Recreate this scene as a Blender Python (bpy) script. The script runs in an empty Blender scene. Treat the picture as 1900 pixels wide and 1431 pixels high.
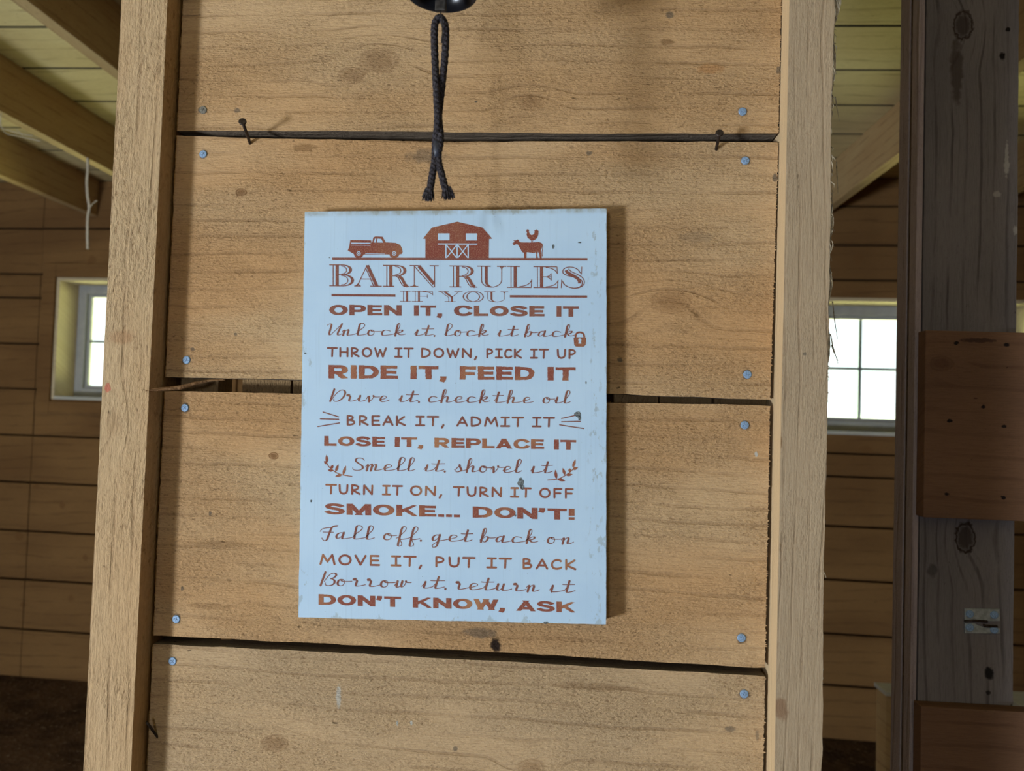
import bpy, bmesh, math, random
from mathutils import Vector, Matrix, noise as mnoise

S = bpy.context.scene
COL = S.collection
random.seed(7)

# ------------------------------------------------------------------ camera
FPX, IW, IH = 1380.0, 1900.0, 1431.0
EYE = Vector((0.0, -0.75, 1.5))
YAW, PITCH, ROLL = math.radians(3.628), math.radians(1.894), math.radians(1.80)
FW = Vector((-math.sin(YAW)*math.cos(PITCH), math.cos(YAW)*math.cos(PITCH), math.sin(PITCH)))
R0 = FW.cross(Vector((0, 0, 1))).normalized()
U0 = R0.cross(FW)
RT = math.cos(ROLL)*R0 + math.sin(ROLL)*U0
UP = math.cos(ROLL)*U0 - math.sin(ROLL)*R0
cd = bpy.data.cameras.new('camera')
cam = bpy.data.objects.new('camera', cd)
COL.objects.link(cam)
cd.sensor_fit = 'HORIZONTAL'
cd.sensor_width = 36.0
cd.lens = 36.0*FPX/IW
cd.clip_start = 0.02
cam.matrix_world = Matrix(((RT.x, UP.x, -FW.x, EYE.x), (RT.y, UP.y, -FW.y, EYE.y), (RT.z, UP.z, -FW.z, EYE.z), (0, 0, 0, 1)))
cd.dof.use_dof = True
cd.dof.focus_distance = 0.78
cd.dof.aperture_fstop = 7.5
S.camera = cam

# ------------------------------------------------------------------ world: bright hazy sky over a sunlit meadow
S.view_settings.view_transform = 'Standard'
S.view_settings.look = 'None'
S.view_settings.exposure = 0.12
S.view_settings.gamma = 1.0
S.view_settings.use_curve_mapping = False
wd = bpy.data.worlds.new('sky'); S.world = wd
wd.use_nodes = True
wt = wd.node_tree; wt.nodes.clear()
wo = wt.nodes.new('ShaderNodeOutputWorld'); wb = wt.nodes.new('ShaderNodeBackground')
wc = wt.nodes.new('ShaderNodeTexCoord'); ws = wt.nodes.new('ShaderNodeSeparateXYZ'); wr = wt.nodes.new('ShaderNodeValToRGB')
wm = wt.nodes.new('ShaderNodeMapRange')
wm.inputs['From Min'].default_value = -1; wm.inputs['From Max'].default_value = 1
wt.links.new(wc.outputs['Generated'], ws.inputs[0]); wt.links.new(ws.outputs['Z'], wm.inputs['Value'])
wt.links.new(wm.outputs[0], wr.inputs[0]); wt.links.new(wr.outputs[0], wb.inputs[0]); wt.links.new(wb.outputs[0], wo.inputs[0])
el = wr.color_ramp.elements
el[0].position = 0.0; el[0].color = (4.9, 4.75, 2.35, 1)
el[1].position = 1.0; el[1].color = (0.26, 0.36, 0.50, 1)
e = el.new(0.47); e.color = (5.0, 5.1, 2.5, 1)
e = el.new(0.505); e.color = (0.50, 0.53, 0.52, 1)
e = el.new(0.62); e.color = (0.40, 0.46, 0.52, 1)
wb.inputs[1].default_value = 3.2

def area(name, loc, target, sx, sy, watts, color, portal=False):
    l = bpy.data.lights.new(name, 'AREA'); l.shape = 'RECTANGLE'; l.size = sx; l.size_y = sy
    l.energy = watts; l.color = color
    if portal: l.cycles.is_portal = True
    o = bpy.data.objects.new(name, l); COL.objects.link(o)
    o.location = loc
    o.rotation_euler = (Vector(target)-Vector(loc)).to_track_quat('-Z', 'Z').to_euler()
    return o

# unseen area lamps in the closed aisle before the partition; no openings are cut
area('unseen_key_light', (-2.95, -2.72, 0.42), (0, 0, 1.5), 0.50, 0.50, 138, (0.87, 0.94, 1.0))  # key set low at left to follow the direction of the cast shadows
area('added_side_fill_light', (-3.02, -1.55, 1.35), (0, -1.2, 1.4), 1.5, 1.6, 9, (0.84, 0.93, 1.0))  # added soft fill at the left, where the partition screens the gate
area('unseen_front_light', (-0.95, -4.25, 1.35), (-0.1, 0, 1.45), 0.10, 0.45, 21, (0.84, 0.92, 1.0))  # unseen narrow lamp, sized for the bell's shadow on the planks

# ------------------------------------------------------------------ helpers
def ray(px, py):
    return FW + RT*((px-IW/2)/FPX) - UP*((py-IH/2)/FPX)
def un(px, py, Y):                      # photo pixel -> point on the plane y = Y
    d = ray(px, py); return EYE + d*((Y-EYE.y)/d.y)
def unz(px, py, Z):
    d = ray(px, py); return EYE + d*((Z-EYE.z)/d.z)

MWD = {}
def mw(o): return MWD[o.name] if o is not None else Matrix.Identity(4)

def props(o, label=None, cat=None, group=None, kind=None):
    if label: o['label'] = label
    if cat: o['category'] = cat
    if group: o['group'] = group
    if kind: o['kind'] = kind
    return o

def thing(name, loc, label=None, cat=None, group=None, kind=None, rot=(0, 0, 0)):
    o = bpy.data.objects.new(name, None); COL.objects.link(o)
    o.empty_display_size = 0.05
    o.location = loc; o.rotation_euler = rot
    from mathutils import Euler
    MWD[o.name] = Matrix.Translation(Vector(loc)) @ Euler(rot).to_matrix().to_4x4()
    return props(o, label, cat, group, kind)

class MB:
    """collects geometry in world coordinates, links it as one mesh object"""
    def __init__(s): s.v = []; s.f = []
    def add(s, vs, fs):
        n = len(s.v); s.v += [Vector(p) for p in vs]; s.f += [[i+n for i in f] for f in fs]; return s
    def box(s, a, b):
        x0, y0, z0 = a; x1, y1, z1 = b
        return s.add([(x0,y0,z0),(x1,y0,z0),(x1,y1,z0),(x0,y1,z0),(x0,y0,z1),(x1,y0,z1),(x1,y1,z1),(x0,y1,z1)],
                     [(0,3,2,1),(4,5,6,7),(0,1,5,4),(1,2,6,5),(2,3,7,6),(3,0,4,7)])
    def prism(s, poly, y0, y1):         # poly: (x, z) counter-clockwise seen from -Y
        n = len(poly)
        vs = [(x, y0, z) for x, z in poly] + [(x, y1, z) for x, z in poly]
        fs = [list(range(n)), list(range(2*n-1, n-1, -1))]
        fs += [(i, i+n, (i+1) % n+n, (i+1) % n) for i in range(n)]
        return s.add(vs, fs)
    def tube(s, pts, rad, seg=10, caps=True):
        pts = [Vector(p) for p in pts]; n = len(pts)
        rs = rad if isinstance(rad, (list, tuple)) else [rad]*n
        up = None; vs = []
        for i, p in enumerate(pts):
            t = (pts[min(i+1, n-1)]-pts[max(i-1, 0)]).normalized()
            if up is None:
                up = t.orthogonal().normalized()
            up = (up - t*up.dot(t)).normalized(); sd = t.cross(up)
            for k in range(seg):
                a = 2*math.pi*k/seg; vs.append(p + (up*math.cos(a)+sd*math.sin(a))*rs[i])
        fs = []
        for i in range(n-1):
            for k in range(seg):
                a = i*seg+k; b = i*seg+(k+1) % seg
                fs.append((a, b, b+seg, a+seg))
        if caps:
            fs.append(list(range(seg-1, -1, -1))); fs.append(list(range((n-1)*seg, n*seg)))
        return s.add(vs, fs)
    def lathe(s, prof, c, seg=40):      # prof: (r, z), axis +Z through c
        c = Vector(c); vs = []
        for r, z in prof:
            for k in range(seg):
                a = 2*math.pi*k/seg; vs.append(c+Vector((r*math.cos(a), r*math.sin(a), z)))
        fs = []
        for i in range(len(prof)-1):
            for k in range(seg):
                a = i*seg+k; b = i*seg+(k+1) % seg
                fs.append((a, b, b+seg, a+seg))
        return s.add(vs, fs)
    def disc(s, c, r, axis, h, seg=20, dome=0.0):
        c = Vector(c); ax = Vector(axis).normalized(); u = ax.orthogonal().normalized(); w = ax.cross(u)
        rings = [(r, 0), (r, h*0.6), (r*0.86, h*0.95), (r*0.5, h+dome)]
        vs = []
        for rr, hh in rings:
            for k in range(seg):
                a = 2*math.pi*k/seg; vs.append(c+ax*hh+(u*math.cos(a)+w*math.sin(a))*rr)
        fs = [(i*seg+k, i*seg+(k+1) % seg, (i+1)*seg+(k+1) % seg, (i+1)*seg+k) for i in range(len(rings)-1) for k in range(seg)]
        fs.append(list(range((len(rings)-1)*seg, len(rings)*seg)))
        return s.add(vs, fs)
    def build(s, name, mat, parent=None, smooth=False, bevel=0.0, origin=None, local=False):
        if parent is not None: M = mw(parent)
        elif origin is not None: M = Matrix.Translation(Vector(origin))
        else: M = Matrix.Identity(4)
        inv = Matrix.Identity(4) if local else M.inverted()
        me = bpy.data.meshes.new(name)
        me.from_pydata([inv @ v for v in s.v], [], s.f)
        me.validate()
        bm = bmesh.new(); bm.from_mesh(me)
        bmesh.ops.recalc_face_normals(bm, faces=bm.faces)
        if bevel:
            es = [e for e in bm.edges if len(e.link_faces) == 2 and e.calc_face_angle() > 0.6]
            bmesh.ops.bevel(bm, geom=es, offset=bevel, segments=2, affect='EDGES', profile=0.6)
        if smooth:
            for f in bm.faces: f.smooth = True
        bm.to_mesh(me); bm.free()
        me.materials.append(mat)
        o = bpy.data.objects.new(name, me); COL.objects.link(o)
        if parent is not None:
            o.parent = parent; MWD[o.name] = M
        else:
            if origin is not None: o.location = origin
            MWD[o.name] = M
        return o

def flatmesh(name, mat, parent, vs, fs):      # world verts, faces facing -Y, no recalculation
    inv = mw(parent).inverted()
    me = bpy.data.meshes.new(name); me.from_pydata([inv @ Vector(v) for v in vs], [], fs); me.validate()
    me.materials.append(mat)
    o = bpy.data.objects.new(name, me); COL.objects.link(o); o.parent = parent; MWD[o.name] = mw(parent)
    return o

def link_copy(o, name=None, parent=None):
    c = o.copy(); COL.objects.link(c)
    if parent is not None: c.parent = parent
    return c

# ------------------------------------------------------------------ node helper and materials
class N:
    def __init__(s, name):
        s.m = bpy.data.materials.new(name); s.m.use_nodes = True
        s.t = s.m.node_tree; s.t.nodes.clear()
    def n(s, t): return s.t.nodes.new(t)
    def put(s, sock, v):
        if hasattr(v, 'is_output'): s.t.links.new(v, sock)
        else: sock.default_value = v
    def math(s, op, a, b=None, c=None, clamp=False):
        n = s.n('ShaderNodeMath'); n.operation = op; n.use_clamp = clamp
        s.put(n.inputs[0], a)
        if b is not None: s.put(n.inputs[1], b)
        if c is not None: s.put(n.inputs[2], c)
        return n.outputs[0]
    def add(s, a, b): return s.math('ADD', a, b)
    def sub(s, a, b): return s.math('SUBTRACT', a, b)
    def mul(s, a, b): return s.math('MULTIPLY', a, b)
    def mr(s, v, a, b, c=0.0, d=1.0, smooth=True):
        n = s.n('ShaderNodeMapRange'); n.interpolation_type = 'SMOOTHSTEP' if smooth else 'LINEAR'
        s.put(n.inputs['Value'], v)
        for k, x in (('From Min', a), ('From Max', b), ('To Min', c), ('To Max', d)): s.put(n.inputs[k], x)
        return n.outputs[0]
    def xyz(s, x, y, z):
        n = s.n('ShaderNodeCombineXYZ')
        for i, v in enumerate((x, y, z)): s.put(n.inputs[i], v)
        return n.outputs[0]
    def sep(s, v):
        n = s.n('ShaderNodeSeparateXYZ'); s.put(n.inputs[0], v); return n.outputs[0], n.outputs[1], n.outputs[2]
    def noise(s, vec, scale=1.0, detail=2.0, rough=0.5):
        n = s.n('ShaderNodeTexNoise'); s.put(n.inputs['Vector'], vec)
        n.inputs['Scale'].default_value = scale; n.inputs['Detail'].default_value = detail; n.inputs['Roughness'].default_value = rough
        return n.outputs[0]
    def mix(s, f, a, b, mode='MIX'):
        n = s.n('ShaderNodeMix'); n.data_type = 'RGBA'; n.blend_type = mode
        s.put(n.inputs[0], f)
        for sock, v in ((n.inputs[6], a), (n.inputs[7], b)):
            if hasattr(v, 'is_output'): s.t.links.new(v, sock)
            else: sock.default_value = (*v[:3], 1)
        return n.outputs[2]
    def pos(s):
        return s.n('ShaderNodeNewGeometry').outputs['Position']
    def obj(s):
        return s.n('ShaderNodeTexCoord').outputs['Object']
    def finish(s, color, rough=0.85, height=None, bdist=0.001, bstr=1.0, metallic=0.0, spec=0.3):
        b = s.n('ShaderNodeBsdfPrincipled'); o = s.n('ShaderNodeOutputMaterial')
        if hasattr(color, 'is_output'): s.t.links.new(color, b.inputs['Base Color'])
        else: b.inputs['Base Color'].default_value = (*color, 1)
        s.put(b.inputs['Roughness'], rough); s.put(b.inputs['Metallic'], metallic)
        b.inputs['Specular IOR Level'].default_value = spec
        if height is not None:
            bp = s.n('ShaderNodeBump'); bp.inputs['Distance'].default_value = bdist; bp.inputs['Strength'].default_value = bstr
            s.t.links.new(height, bp.inputs['Height']); s.t.links.new(bp.outputs[0], b.inputs['Normal'])
        s.t.links.new(b.outputs[0], o.inputs[0])
        return s.m

def wood(name, axis, base, alt, dark, seed=0.0, knots=(), pitch=0.017, lines=0.34, fuzz=1.0, spots=(), tone=3.0, fuzz_scale=1.15, bump=0.0040, wave=0.02, spec=0.2, side_tone=None):
    """sawn softwood: growth lines that bend round the knots, torn fibres, specks.
    axis = grain axis; knots = (along, across, radius, darkness); spots = (along, across, rx, rz, colour, strength)"""
    m = N(name); X, Y, Z = m.sep(m.pos())
    a, b, c = {'X': (X, Z, Y), 'Z': (Z, X, Y), 'Y': (Y, Z, X)}[axis]
    a0, b0 = a, b
    a = m.add(a, seed*1.37); 
    bb = m.add(b, m.mul(c, 0.6))
    F = m.add(bb, m.mul(m.sub(m.noise(m.xyz(m.mul(a, 1.6), m.mul(bb, 5.0), seed), 1.0, 2.0), 0.5), wave*2))
    F = m.add(F, m.mul(m.sub(m.noise(m.xyz(m.mul(a, 14.0), m.mul(bb, 60.0), seed+3), 1.0, 2.0), 0.5), 0.006))
    kd = None
    for i, (ka, kb, r, dk) in enumerate(knots):
        dx = m.mul(m.sub(a0, ka), 0.62); dz = m.sub(b0, kb)
        d = m.math('SQRT', m.add(m.mul(dx, dx), m.mul(dz, dz)))
        F = m.add(F, m.mul(m.mr(d, 0.0, r*4.2, 1.0, 0.0), r*(2.1 if i % 2 else -2.1)))
        dd = m.add(d, m.mul(m.sub(m.noise(m.pos(), 160.0, 3.0), 0.5), r*0.7))
        k = m.mul(m.mr(dd, r*0.55, r*1.15, 1.0, 0.0), dk)
        ring = m.mul(m.mr(m.math('ABSOLUTE', m.sub(dd, r)), 0.0, r*0.22, 1.0, 0.0), min(1.0, dk*1.25) if dk > .6 else dk*0.8)
        k = m.math('MAXIMUM', k, ring)
        kd = k if kd is None else m.math('MAXIMUM', kd, k)
    w1 = m.math('SINE', m.mul(F, 2*math.pi/pitch))
    w2 = m.math('SINE', m.add(m.mul(F, 2*math.pi/(pitch*0.41)), 1.3))
    brk = m.noise(m.xyz(m.mul(a, 9.0), m.mul(bb, 55.0), seed+9), 1.0, 3.0)
    line = m.mul(m.mr(w1, 0.72, 1.0), m.mr(brk, 0.33, 0.66))
    line2 = m.mul(m.mr(w2, 0.6, 1.0), m.mr(brk, 0.4, 0.75))
    fine = m.noise(m.xyz(m.mul(a, 55.0), m.mul(bb, 900.0), m.mul(c, 60.0)), 1.0, 2.0)
    # torn, furry fibres leaning with the saw
    fs = 330.0*fuzz_scale
    fz = m.noise(m.xyz(m.add(m.mul(a, fs*0.62), m.mul(bb, fs*0.55)), m.sub(m.mul(bb, fs*1.3), m.mul(a, fs*0.35)), m.mul(c, fs*0.5)), 1.0, 4.0, 0.62)
    area_f = m.noise(m.xyz(m.mul(a, 7.0), m.mul(bb, 16.0), seed+21), 1.0, 3.0)
    fmask = m.mr(area_f, 0.34, 0.60, 0.40, 1.0)
    fz2 = m.noise(m.xyz(m.add(m.mul(a, fs*0.20), m.mul(bb, fs*0.25)), m.sub(m.mul(bb, fs*0.62), m.mul(a, fs*0.16)), m.mul(c, fs*0.3)), 1.0, 3.0, 0.6)
    tn = m.noise(m.xyz(m.mul(a, tone), m.mul(bb, tone*3.2), seed+5), 1.0, 3.0)
    colr = m.mix(m.mr(tn, 0.33, 0.67), base, alt)
    colr = m.mix(m.mul(line, lines), colr, dark)
    colr = m.mix(m.mul(line2, lines*0.45), colr, dark)
    colr = m.mix(m.mul(m.mr(fine, 0.35, 0.8), 0.22), colr, dark)
    pit = m.mul(m.mr(m.add(m.mul(fz, 0.6), m.mul(fz2, 0.4)), 0.475, 0.32), m.mul(fmask, 0.80*fuzz))
    colr = m.mix(pit, colr, dark)
    tip = m.mul(m.mr(fz, 0.54, 0.72), m.mul(fmask, 0.42*fuzz))
    colr = m.mix(tip, colr, tuple(min(1, x*1.5+0.03) for x in base))
    sp = m.noise(m.xyz(m.mul(a, 70.0), m.mul(bb, 170.0), m.mul(c, 90.0)), 1.0, 2.0)
    sp2 = m.noise(m.xyz(m.mul(a, 5.0), m.mul(bb, 9.0), seed+2), 1.0, 2.0)
    colr = m.mix(m.mul(m.mul(m.mr(sp, 0.70, 0.78), m.mr(sp2, 0.42, 0.6)), 0.8), colr, tuple(x*0.35 for x in dark))
    for (sa, sb, rx, rz, sc, st) in spots:
        dx = m.math('DIVIDE', m.sub(a0, sa), rx); dz = m.math('DIVIDE', m.sub(b0, sb), rz)
        d = m.math('SQRT', m.add(m.mul(dx, dx), m.mul(dz, dz)))
        d = m.add(d, m.mul(m.sub(m.noise(m.pos(), 0.9/max(min(rx, rz), 0.0004), 3.0), 0.5), 1.2))
        colr = m.mix(m.mul(m.mr(d, 0.55, 1.05, 1.0, 0.0), st), colr, sc)
    if kd is not None:
        colr = m.mix(kd, colr, (dark[0]*0.95, dark[1]*0.80, dark[2]*0.62))
    if side_tone: colr = m.mix(m.mr(Y, side_tone[0]+.0006, side_tone[0]+.003), colr, side_tone[1])  # paler tone just behind the front face
    h = m.add(m.mul(m.mul(m.add(fz, m.mul(fz2, 0.8)), fmask), 0.9*fuzz), m.mul(fine, 0.25))
    h = m.sub(h, m.mul(line, 0.25))
    return m.finish(colr, 0.88, h, bump, 0.9, spec=spec)

def plain(name, color, rough=0.6, metallic=0.0, nscale=60.0, namp=0.25, bump=0.0004, spec=0.4):
    m = N(name); v = m.noise(m.obj(), nscale, 4.0)
    c = m.mix(m.mr(v, 0.3, 0.7), tuple(x*(1-namp) for x in color), tuple(min(1, x*(1+namp)) for x in color))
    return m.finish(c, rough, v, bump, 0.6, metallic, spec)

# ------------------------------------------------------------------ layout constants
FLOOR, CEIL = -0.04, 2.70
PY = -0.025                               # face of the two posts, the planks lie at y = 0
TAN, TAN2, TAND = (0.53, 0.332, 0.165), (0.56, 0.385, 0.215), (0.18, 0.098, 0.046)
XL, XR = -0.4098, 0.2106                  # plank ends

def kn(px, py, r, d, Y=0.0, vert=False):
    p = un(px, py, Y)
    return (p.z, p.x, r, d) if vert else (p.x, p.z, r, d)
def spot(px, py, rx, rz, c, s, Y=0.0, vert=False):
    p = un(px, py, Y)
    return (p.z, p.x, rz, rx, c, s) if vert else (p.x, p.z, rx, rz, c, s)
GREY = (0.10, 0.085, 0.07); BLUEW = (0.50, 0.55, 0.55); BRN = (0.17, 0.085, 0.03)
ORG = (0.42, 0.19, 0.06)

RIM_SHADE = (0.07, 0.045, 0.03)
def rim_shades(*pts): return [spot(x, y, .0058, .0058, RIM_SHADE, .75) for x, y in pts]  # dark rings painted as the shade round countersunk screw heads
M_A = wood('rough_pine_top', 'X', TAN, TAN2, TAND, 1.0,
           [kn(702, 113, 0.012, 0.42), kn(652, 140, 0.008, 0.40), kn(985, 190, 0.008, 0.38)],
           spots=[spot(440, 205, 0.004, 0.003, GREY, .7), spot(1243, 28, 0.005, 0.004, GREY, .7), spot(1237, 78, 0.008, 0.004, BRN, .6), spot(1445, 130, .003, .005, GREY, .7),
                  spot(1320, 128, .016, .006, ORG, .5), spot(883, 189, .002, .0015, GREY, .9), spot(375, 204, .006, .004, GREY, .9)]+rim_shades((1378, 207)))
M_B = wood('rough_pine_upper', 'X', (0.525, 0.315, 0.150), TAN2, TAND, 2.3,
           [kn(1245, 560, 0.011, 0.38), kn(448, 357, 0.0035, 0.7)],
           spots=[spot(1093, 284, .004, .003, GREY, .7), spot(790, 290, .022, .009, GREY, .5), spot(565, 275, .016, .005, BRN, .55), spot(1438, 330, .003, .005, GREY, .8),
                  spot(357, 648, .003, .002, GREY, .7), spot(437, 620, .002, .002, GREY, .7), spot(1290, 440, .02, .008, GREY, .25), spot(1150, 668, .003, .003, GREY, .8)]+rim_shades((377, 286), (346, 668), (1383, 298), (1387, 695)))
M_C = wood('rough_pine_lower', 'X', (0.515, 0.308, 0.146), TAN2, TAND, 4.1,
           [kn(508, 846, 0.003, 0.8)],
           spots=[spot(920, 1196, .0065, .0085, (0.025, 0.014, 0.010), 1.0), spot(893, 1175, .02, .006, GREY, .6), spot(1403, 843, .002, .003, BLUEW, .8), spot(410, 1010, .04, .004, BRN, .35),
                  spot(390, 953, .002, .003, GREY, .8), spot(338, 1092, .002, .003, GREY, .8), spot(390, 1125, .03, .004, BRN, .35)]+rim_shades((343, 757), (327, 1149), (1382, 789), (1376, 1184)))
M_D = wood('rough_pine_bottom', 'X', (0.50, 0.36, 0.215), TAN2, TAND, 5.7,
           [kn(510, 1380, 0.008, 0.45), kn(985, 1425, 0.008, 0.4)],
           spots=[spot(628, 1293, .003, .013, BLUEW, .55), spot(845, 1390, .003, .003, GREY, .7), spot(737, 1342, .0015, .003, BLUEW, .7), spot(763, 1342, .0015, .003, BLUEW, .7),
                  spot(1355, 1353, .006, .004, GREY, .6), spot(1100, 1275, .05, .005, BRN, .3), spot(1405, 1365, .002, .006, GREY, .5)]+rim_shades((320, 1227), (1381, 1288)))
M_OTHER = wood('rough_pine_plank', 'X', TAN, TAN2, TAND, 9.2)
M_LP = wood('rough_left_post', 'Z', (0.48, 0.325, 0.178), (0.47, 0.345, 0.205), TAND, 3.3,
            [kn(212, 785, 0.008, 0.22, PY, True)], pitch=0.022, lines=0.28, fuzz=1.0, fuzz_scale=0.8, bump=0.0032,
            spots=[spot(225, 625, .016, .010, (0.30, 0.15, 0.07), .45, PY, True), spot(200, 720, .0035, .006, (0.45, 0.04, 0.04), .6, PY, True)])
M_RP = wood('rough_right_post', 'Z', (0.42, 0.325, 0.218), (0.375, 0.29, 0.195), TAND, 6.1, [], side_tone=(PY, (0.60, 0.44, 0.26)), pitch=0.013, lines=0.22, fuzz=0.5, fuzz_scale=1.25, bump=0.0018,
            spots=[spot(1493, 657, .002, .002, GREY, .7, PY, True), spot(1447, 820, .003, .007, BRN, .6, PY, True), spot(1449, 1318, .0088, .0115, (0.24, 0.145, 0.085), .85, PY, True)])
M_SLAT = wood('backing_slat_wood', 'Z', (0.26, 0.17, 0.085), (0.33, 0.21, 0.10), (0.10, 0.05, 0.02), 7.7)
M_GAP_SHADE = wood('shaded_grimy_ceiling_edges', 'X', (0.05, 0.04, 0.03), (0.035, 0.028, 0.02), (0.02, 0.015, 0.01), 33.0, fuzz=0.4)
M_EDGE = wood('dark_plank_edge', 'X', (0.24, 0.185, 0.135), (0.17, 0.135, 0.105), (0.07, 0.05, 0.035), 31.0, fuzz=0.6)
M_BARK = plain('grey_bark_fibre', (0.34, 0.29, 0.21), 0.95, 0.0, 200.0, 0.5)
M_SPLINT = wood('splinter_wood', 'X', (0.36, 0.20, 0.09), (0.30, 0.17, 0.08), TAND, 8.8)
M_GREYW = wood('weathered_grey_board', 'Z', (0.140, 0.124, 0.126), (0.19, 0.168, 0.165), (0.03, 0.022, 0.02), 11.0,
               [kn(1787, 47, 0.012, 0.75, .3, True), kn(1791, 998, 0.012, 0.8, .3, True)], pitch=0.02, lines=0.55, fuzz=0.3, bump=0.0008,
               spots=[spot(1860, 104, .005, .006, (0.008, 0.006, 0.006), 1, .3, True), spot(1870, 55, .004, .004, (0.008, 0.006, 0.006), 1, .3, True),
                      spot(1868, 295, .003, .030, (0.36, 0.34, 0.31), .8, .3, True), spot(1868, 310, .005, .010, (0.36, 0.34, 0.31), .8, .3, True),
                      spot(1850, 360, .006, .005, (0.36, 0.34, 0.31), .7, .3, True), spot(1884, 428, .004, .008, (0.36, 0.34, 0.31), .8, .3, True),
                      spot(1835, 1250, .007, .010, (0.012, 0.010, 0.010), 1, .3, True), spot(1834, 1285, .004, .004, (0.012, 0.010, 0.010), .9, .3, True),
                      spot(1775, 130, .010, .055, (0.04, 0.026, 0.018), .7, .3, True), spot(1730, 1060, .008, .01, (0.02, 0.016, 0.015), .5, .3, True)])
M_EDGEW = wood('purple_grey_lit_edge', 'Z', (0.38, 0.31, 0.305), (0.30, 0.245, 0.24), (0.10, 0.06, 0.06), 12.0, fuzz=0.4)  # edge colour raised to stand for light falling from the left
RB = (0.150, 0.082, 0.048)
M_RAIL = wood('red_brown_rail', 'X', RB, (0.178, 0.096, 0.054), (0.05, 0.02, 0.012), 13.0,
              [kn(1745, 675, 0.009, 0.4, .28)], pitch=0.03, lines=0.3, fuzz=0.25, bump=0.0006,
              spots=[spot(x, y, .004, .003, (0.012, 0.008, 0.008), 1, .28) for x, y in ((1773, 637), (1866, 640), (1761, 781), (1862, 791), (1755, 917), (1860, 923), (1823, 755))]
              + [spot(1815, 632, .028, .004, (0.04, 0.02, 0.015), .8, .28)])
M_BACK = wood('stall_wall_boards', 'X', (0.185, 0.098, 0.037), (0.25, 0.138, 0.052), (0.055, 0.024, 0.009), 15.0, pitch=0.06, lines=0.3, fuzz=0.25, tone=1.2, wave=0.05,
              spots=[(-2.86, 1.0, .02, .02, BRN, .8), (-2.75, 1.62, .015, .015, BRN, .8), (1.5, 1.36, .03, .03, BRN, .7), (1.45, 2.3, .03, .03, BRN, .7), (-2.95, .72, .03, .03, BRN, .8), (-2.7, .9, .02, .02, BRN, .8), (-2.55, .62, .02, .02, BRN, .8), (-2.9, .35, .02, .02, BRN, .8), (-2.62, .4, .02, .02, BRN, .8), (-2.6, 2.25, .03, .03, BRN, .7)])
M_CEIL = wood('ceiling_boards', 'X', (0.74, 0.64, 0.36), (0.64, 0.52, 0.27), (0.22, 0.14, 0.06), 17.0, pitch=0.05, lines=0.35, fuzz=0.2, tone=1.6, wave=0.05)
M_JOIST = wood('joist_wood', 'Y', (0.50, 0.34, 0.165), (0.56, 0.41, 0.21), (0.14, 0.07, 0.03), 19.0, pitch=0.04, lines=0.3, fuzz=0.25, tone=2.0)
M_LINING = wood('window_lining_wood', 'X', (0.60, 0.50, 0.33), (0.66, 0.56, 0.38), (0.25, 0.15, 0.06), 21.0, pitch=0.03, lines=0.2, fuzz=0.1)
M_PALE = wood('pale_stall_board', 'X', (0.50, 0.52, 0.48), (0.60, 0.60, 0.55), (0.2, 0.17, 0.14), 23.0, lines=0.2, fuzz=0.2)
M_VINYL = plain('window_frame_grey', (0.36, 0.37, 0.38), 0.5, 0.0, 30.0, 0.06)
M_MUNT = plain('grey_green_muntin', (0.16, 0.21, 0.20), 0.6, 0.0, 30.0, 0.06)
M_STEEL = plain('zinc_screw', (0.24, 0.36, 0.54), 0.62, 0.3, 900.0, 0.30, 0.0003)
M_DULL = plain('caked_screw', (0.20, 0.19, 0.16), 0.8, 0.2, 900.0, 0.5, 0.0006)
M_NAIL = plain('dark_nail', (0.045, 0.033, 0.028), 0.5, 0.6, 500.0, 0.4, 0.0003)
M_PLATE = plain('galvanised_plate', (0.42, 0.47, 0.48), 0.45, 0.6, 200.0, 0.2, 0.0002)
M_BELL = plain('black_bell_enamel', (0.012, 0.013, 0.018), 0.28, 0.3, 80.0, 0.3, 0.0002)
M_IRON = plain('grey_clapper_iron', (0.05, 0.045, 0.042), 0.55, 0.5, 300.0, 0.4, 0.0004)
M_WEB = plain('dusty_cobweb', (0.50, 0.46, 0.38), 0.95, 0.0, 300.0, 0.3)
M_TIE = plain('dark_tie_tape', (0.035, 0.04, 0.06), 0.4, 0.0, 300.0, 0.3)

def mat_rope():
    m = N('black_braided_rope'); p = m.obj()
    v = m.noise(p, 900.0, 3.0, 0.6); X, Y, Z = m.sep(p)
    tw = m.math('SINE', m.add(m.mul(Z, 2*math.pi/0.0042), m.mul(X, 900.0)))
    c = m.mix(m.mr(v, 0.35, 0.68), (0.016, 0.015, 0.019), (0.085, 0.076, 0.087))
    lint = m.noise(p, 2600.0, 2.0)
    c = m.mix(m.mul(m.mr(lint, 0.62, 0.74), 0.5), c, (0.16, 0.14, 0.14))
    return m.finish(c, 0.95, m.add(m.mul(tw, 0.35), m.mul(v, 1.3)), 0.0012, 1.0, spec=0.1)
M_ROPE = mat_rope()

def mat_floor():
    m = N('dirt_and_straw'); p = m.pos()
    v = m.noise(p, 5.0, 6.0, 0.6); w = m.noise(p, 45.0, 4.0, 0.7)
    c = m.mix(m.mr(v, 0.35, 0.65), (0.055, 0.032, 0.02), (0.12, 0.072, 0.042))
    c = m.mix(m.mul(m.mr(w, 0.58, 0.7), 0.7), c, (0.34, 0.27, 0.19))
    return m.finish(c, 0.95, m.add(v, w), 0.02, 0.8, spec=0.1)
M_FLOOR = mat_floor()

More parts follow.
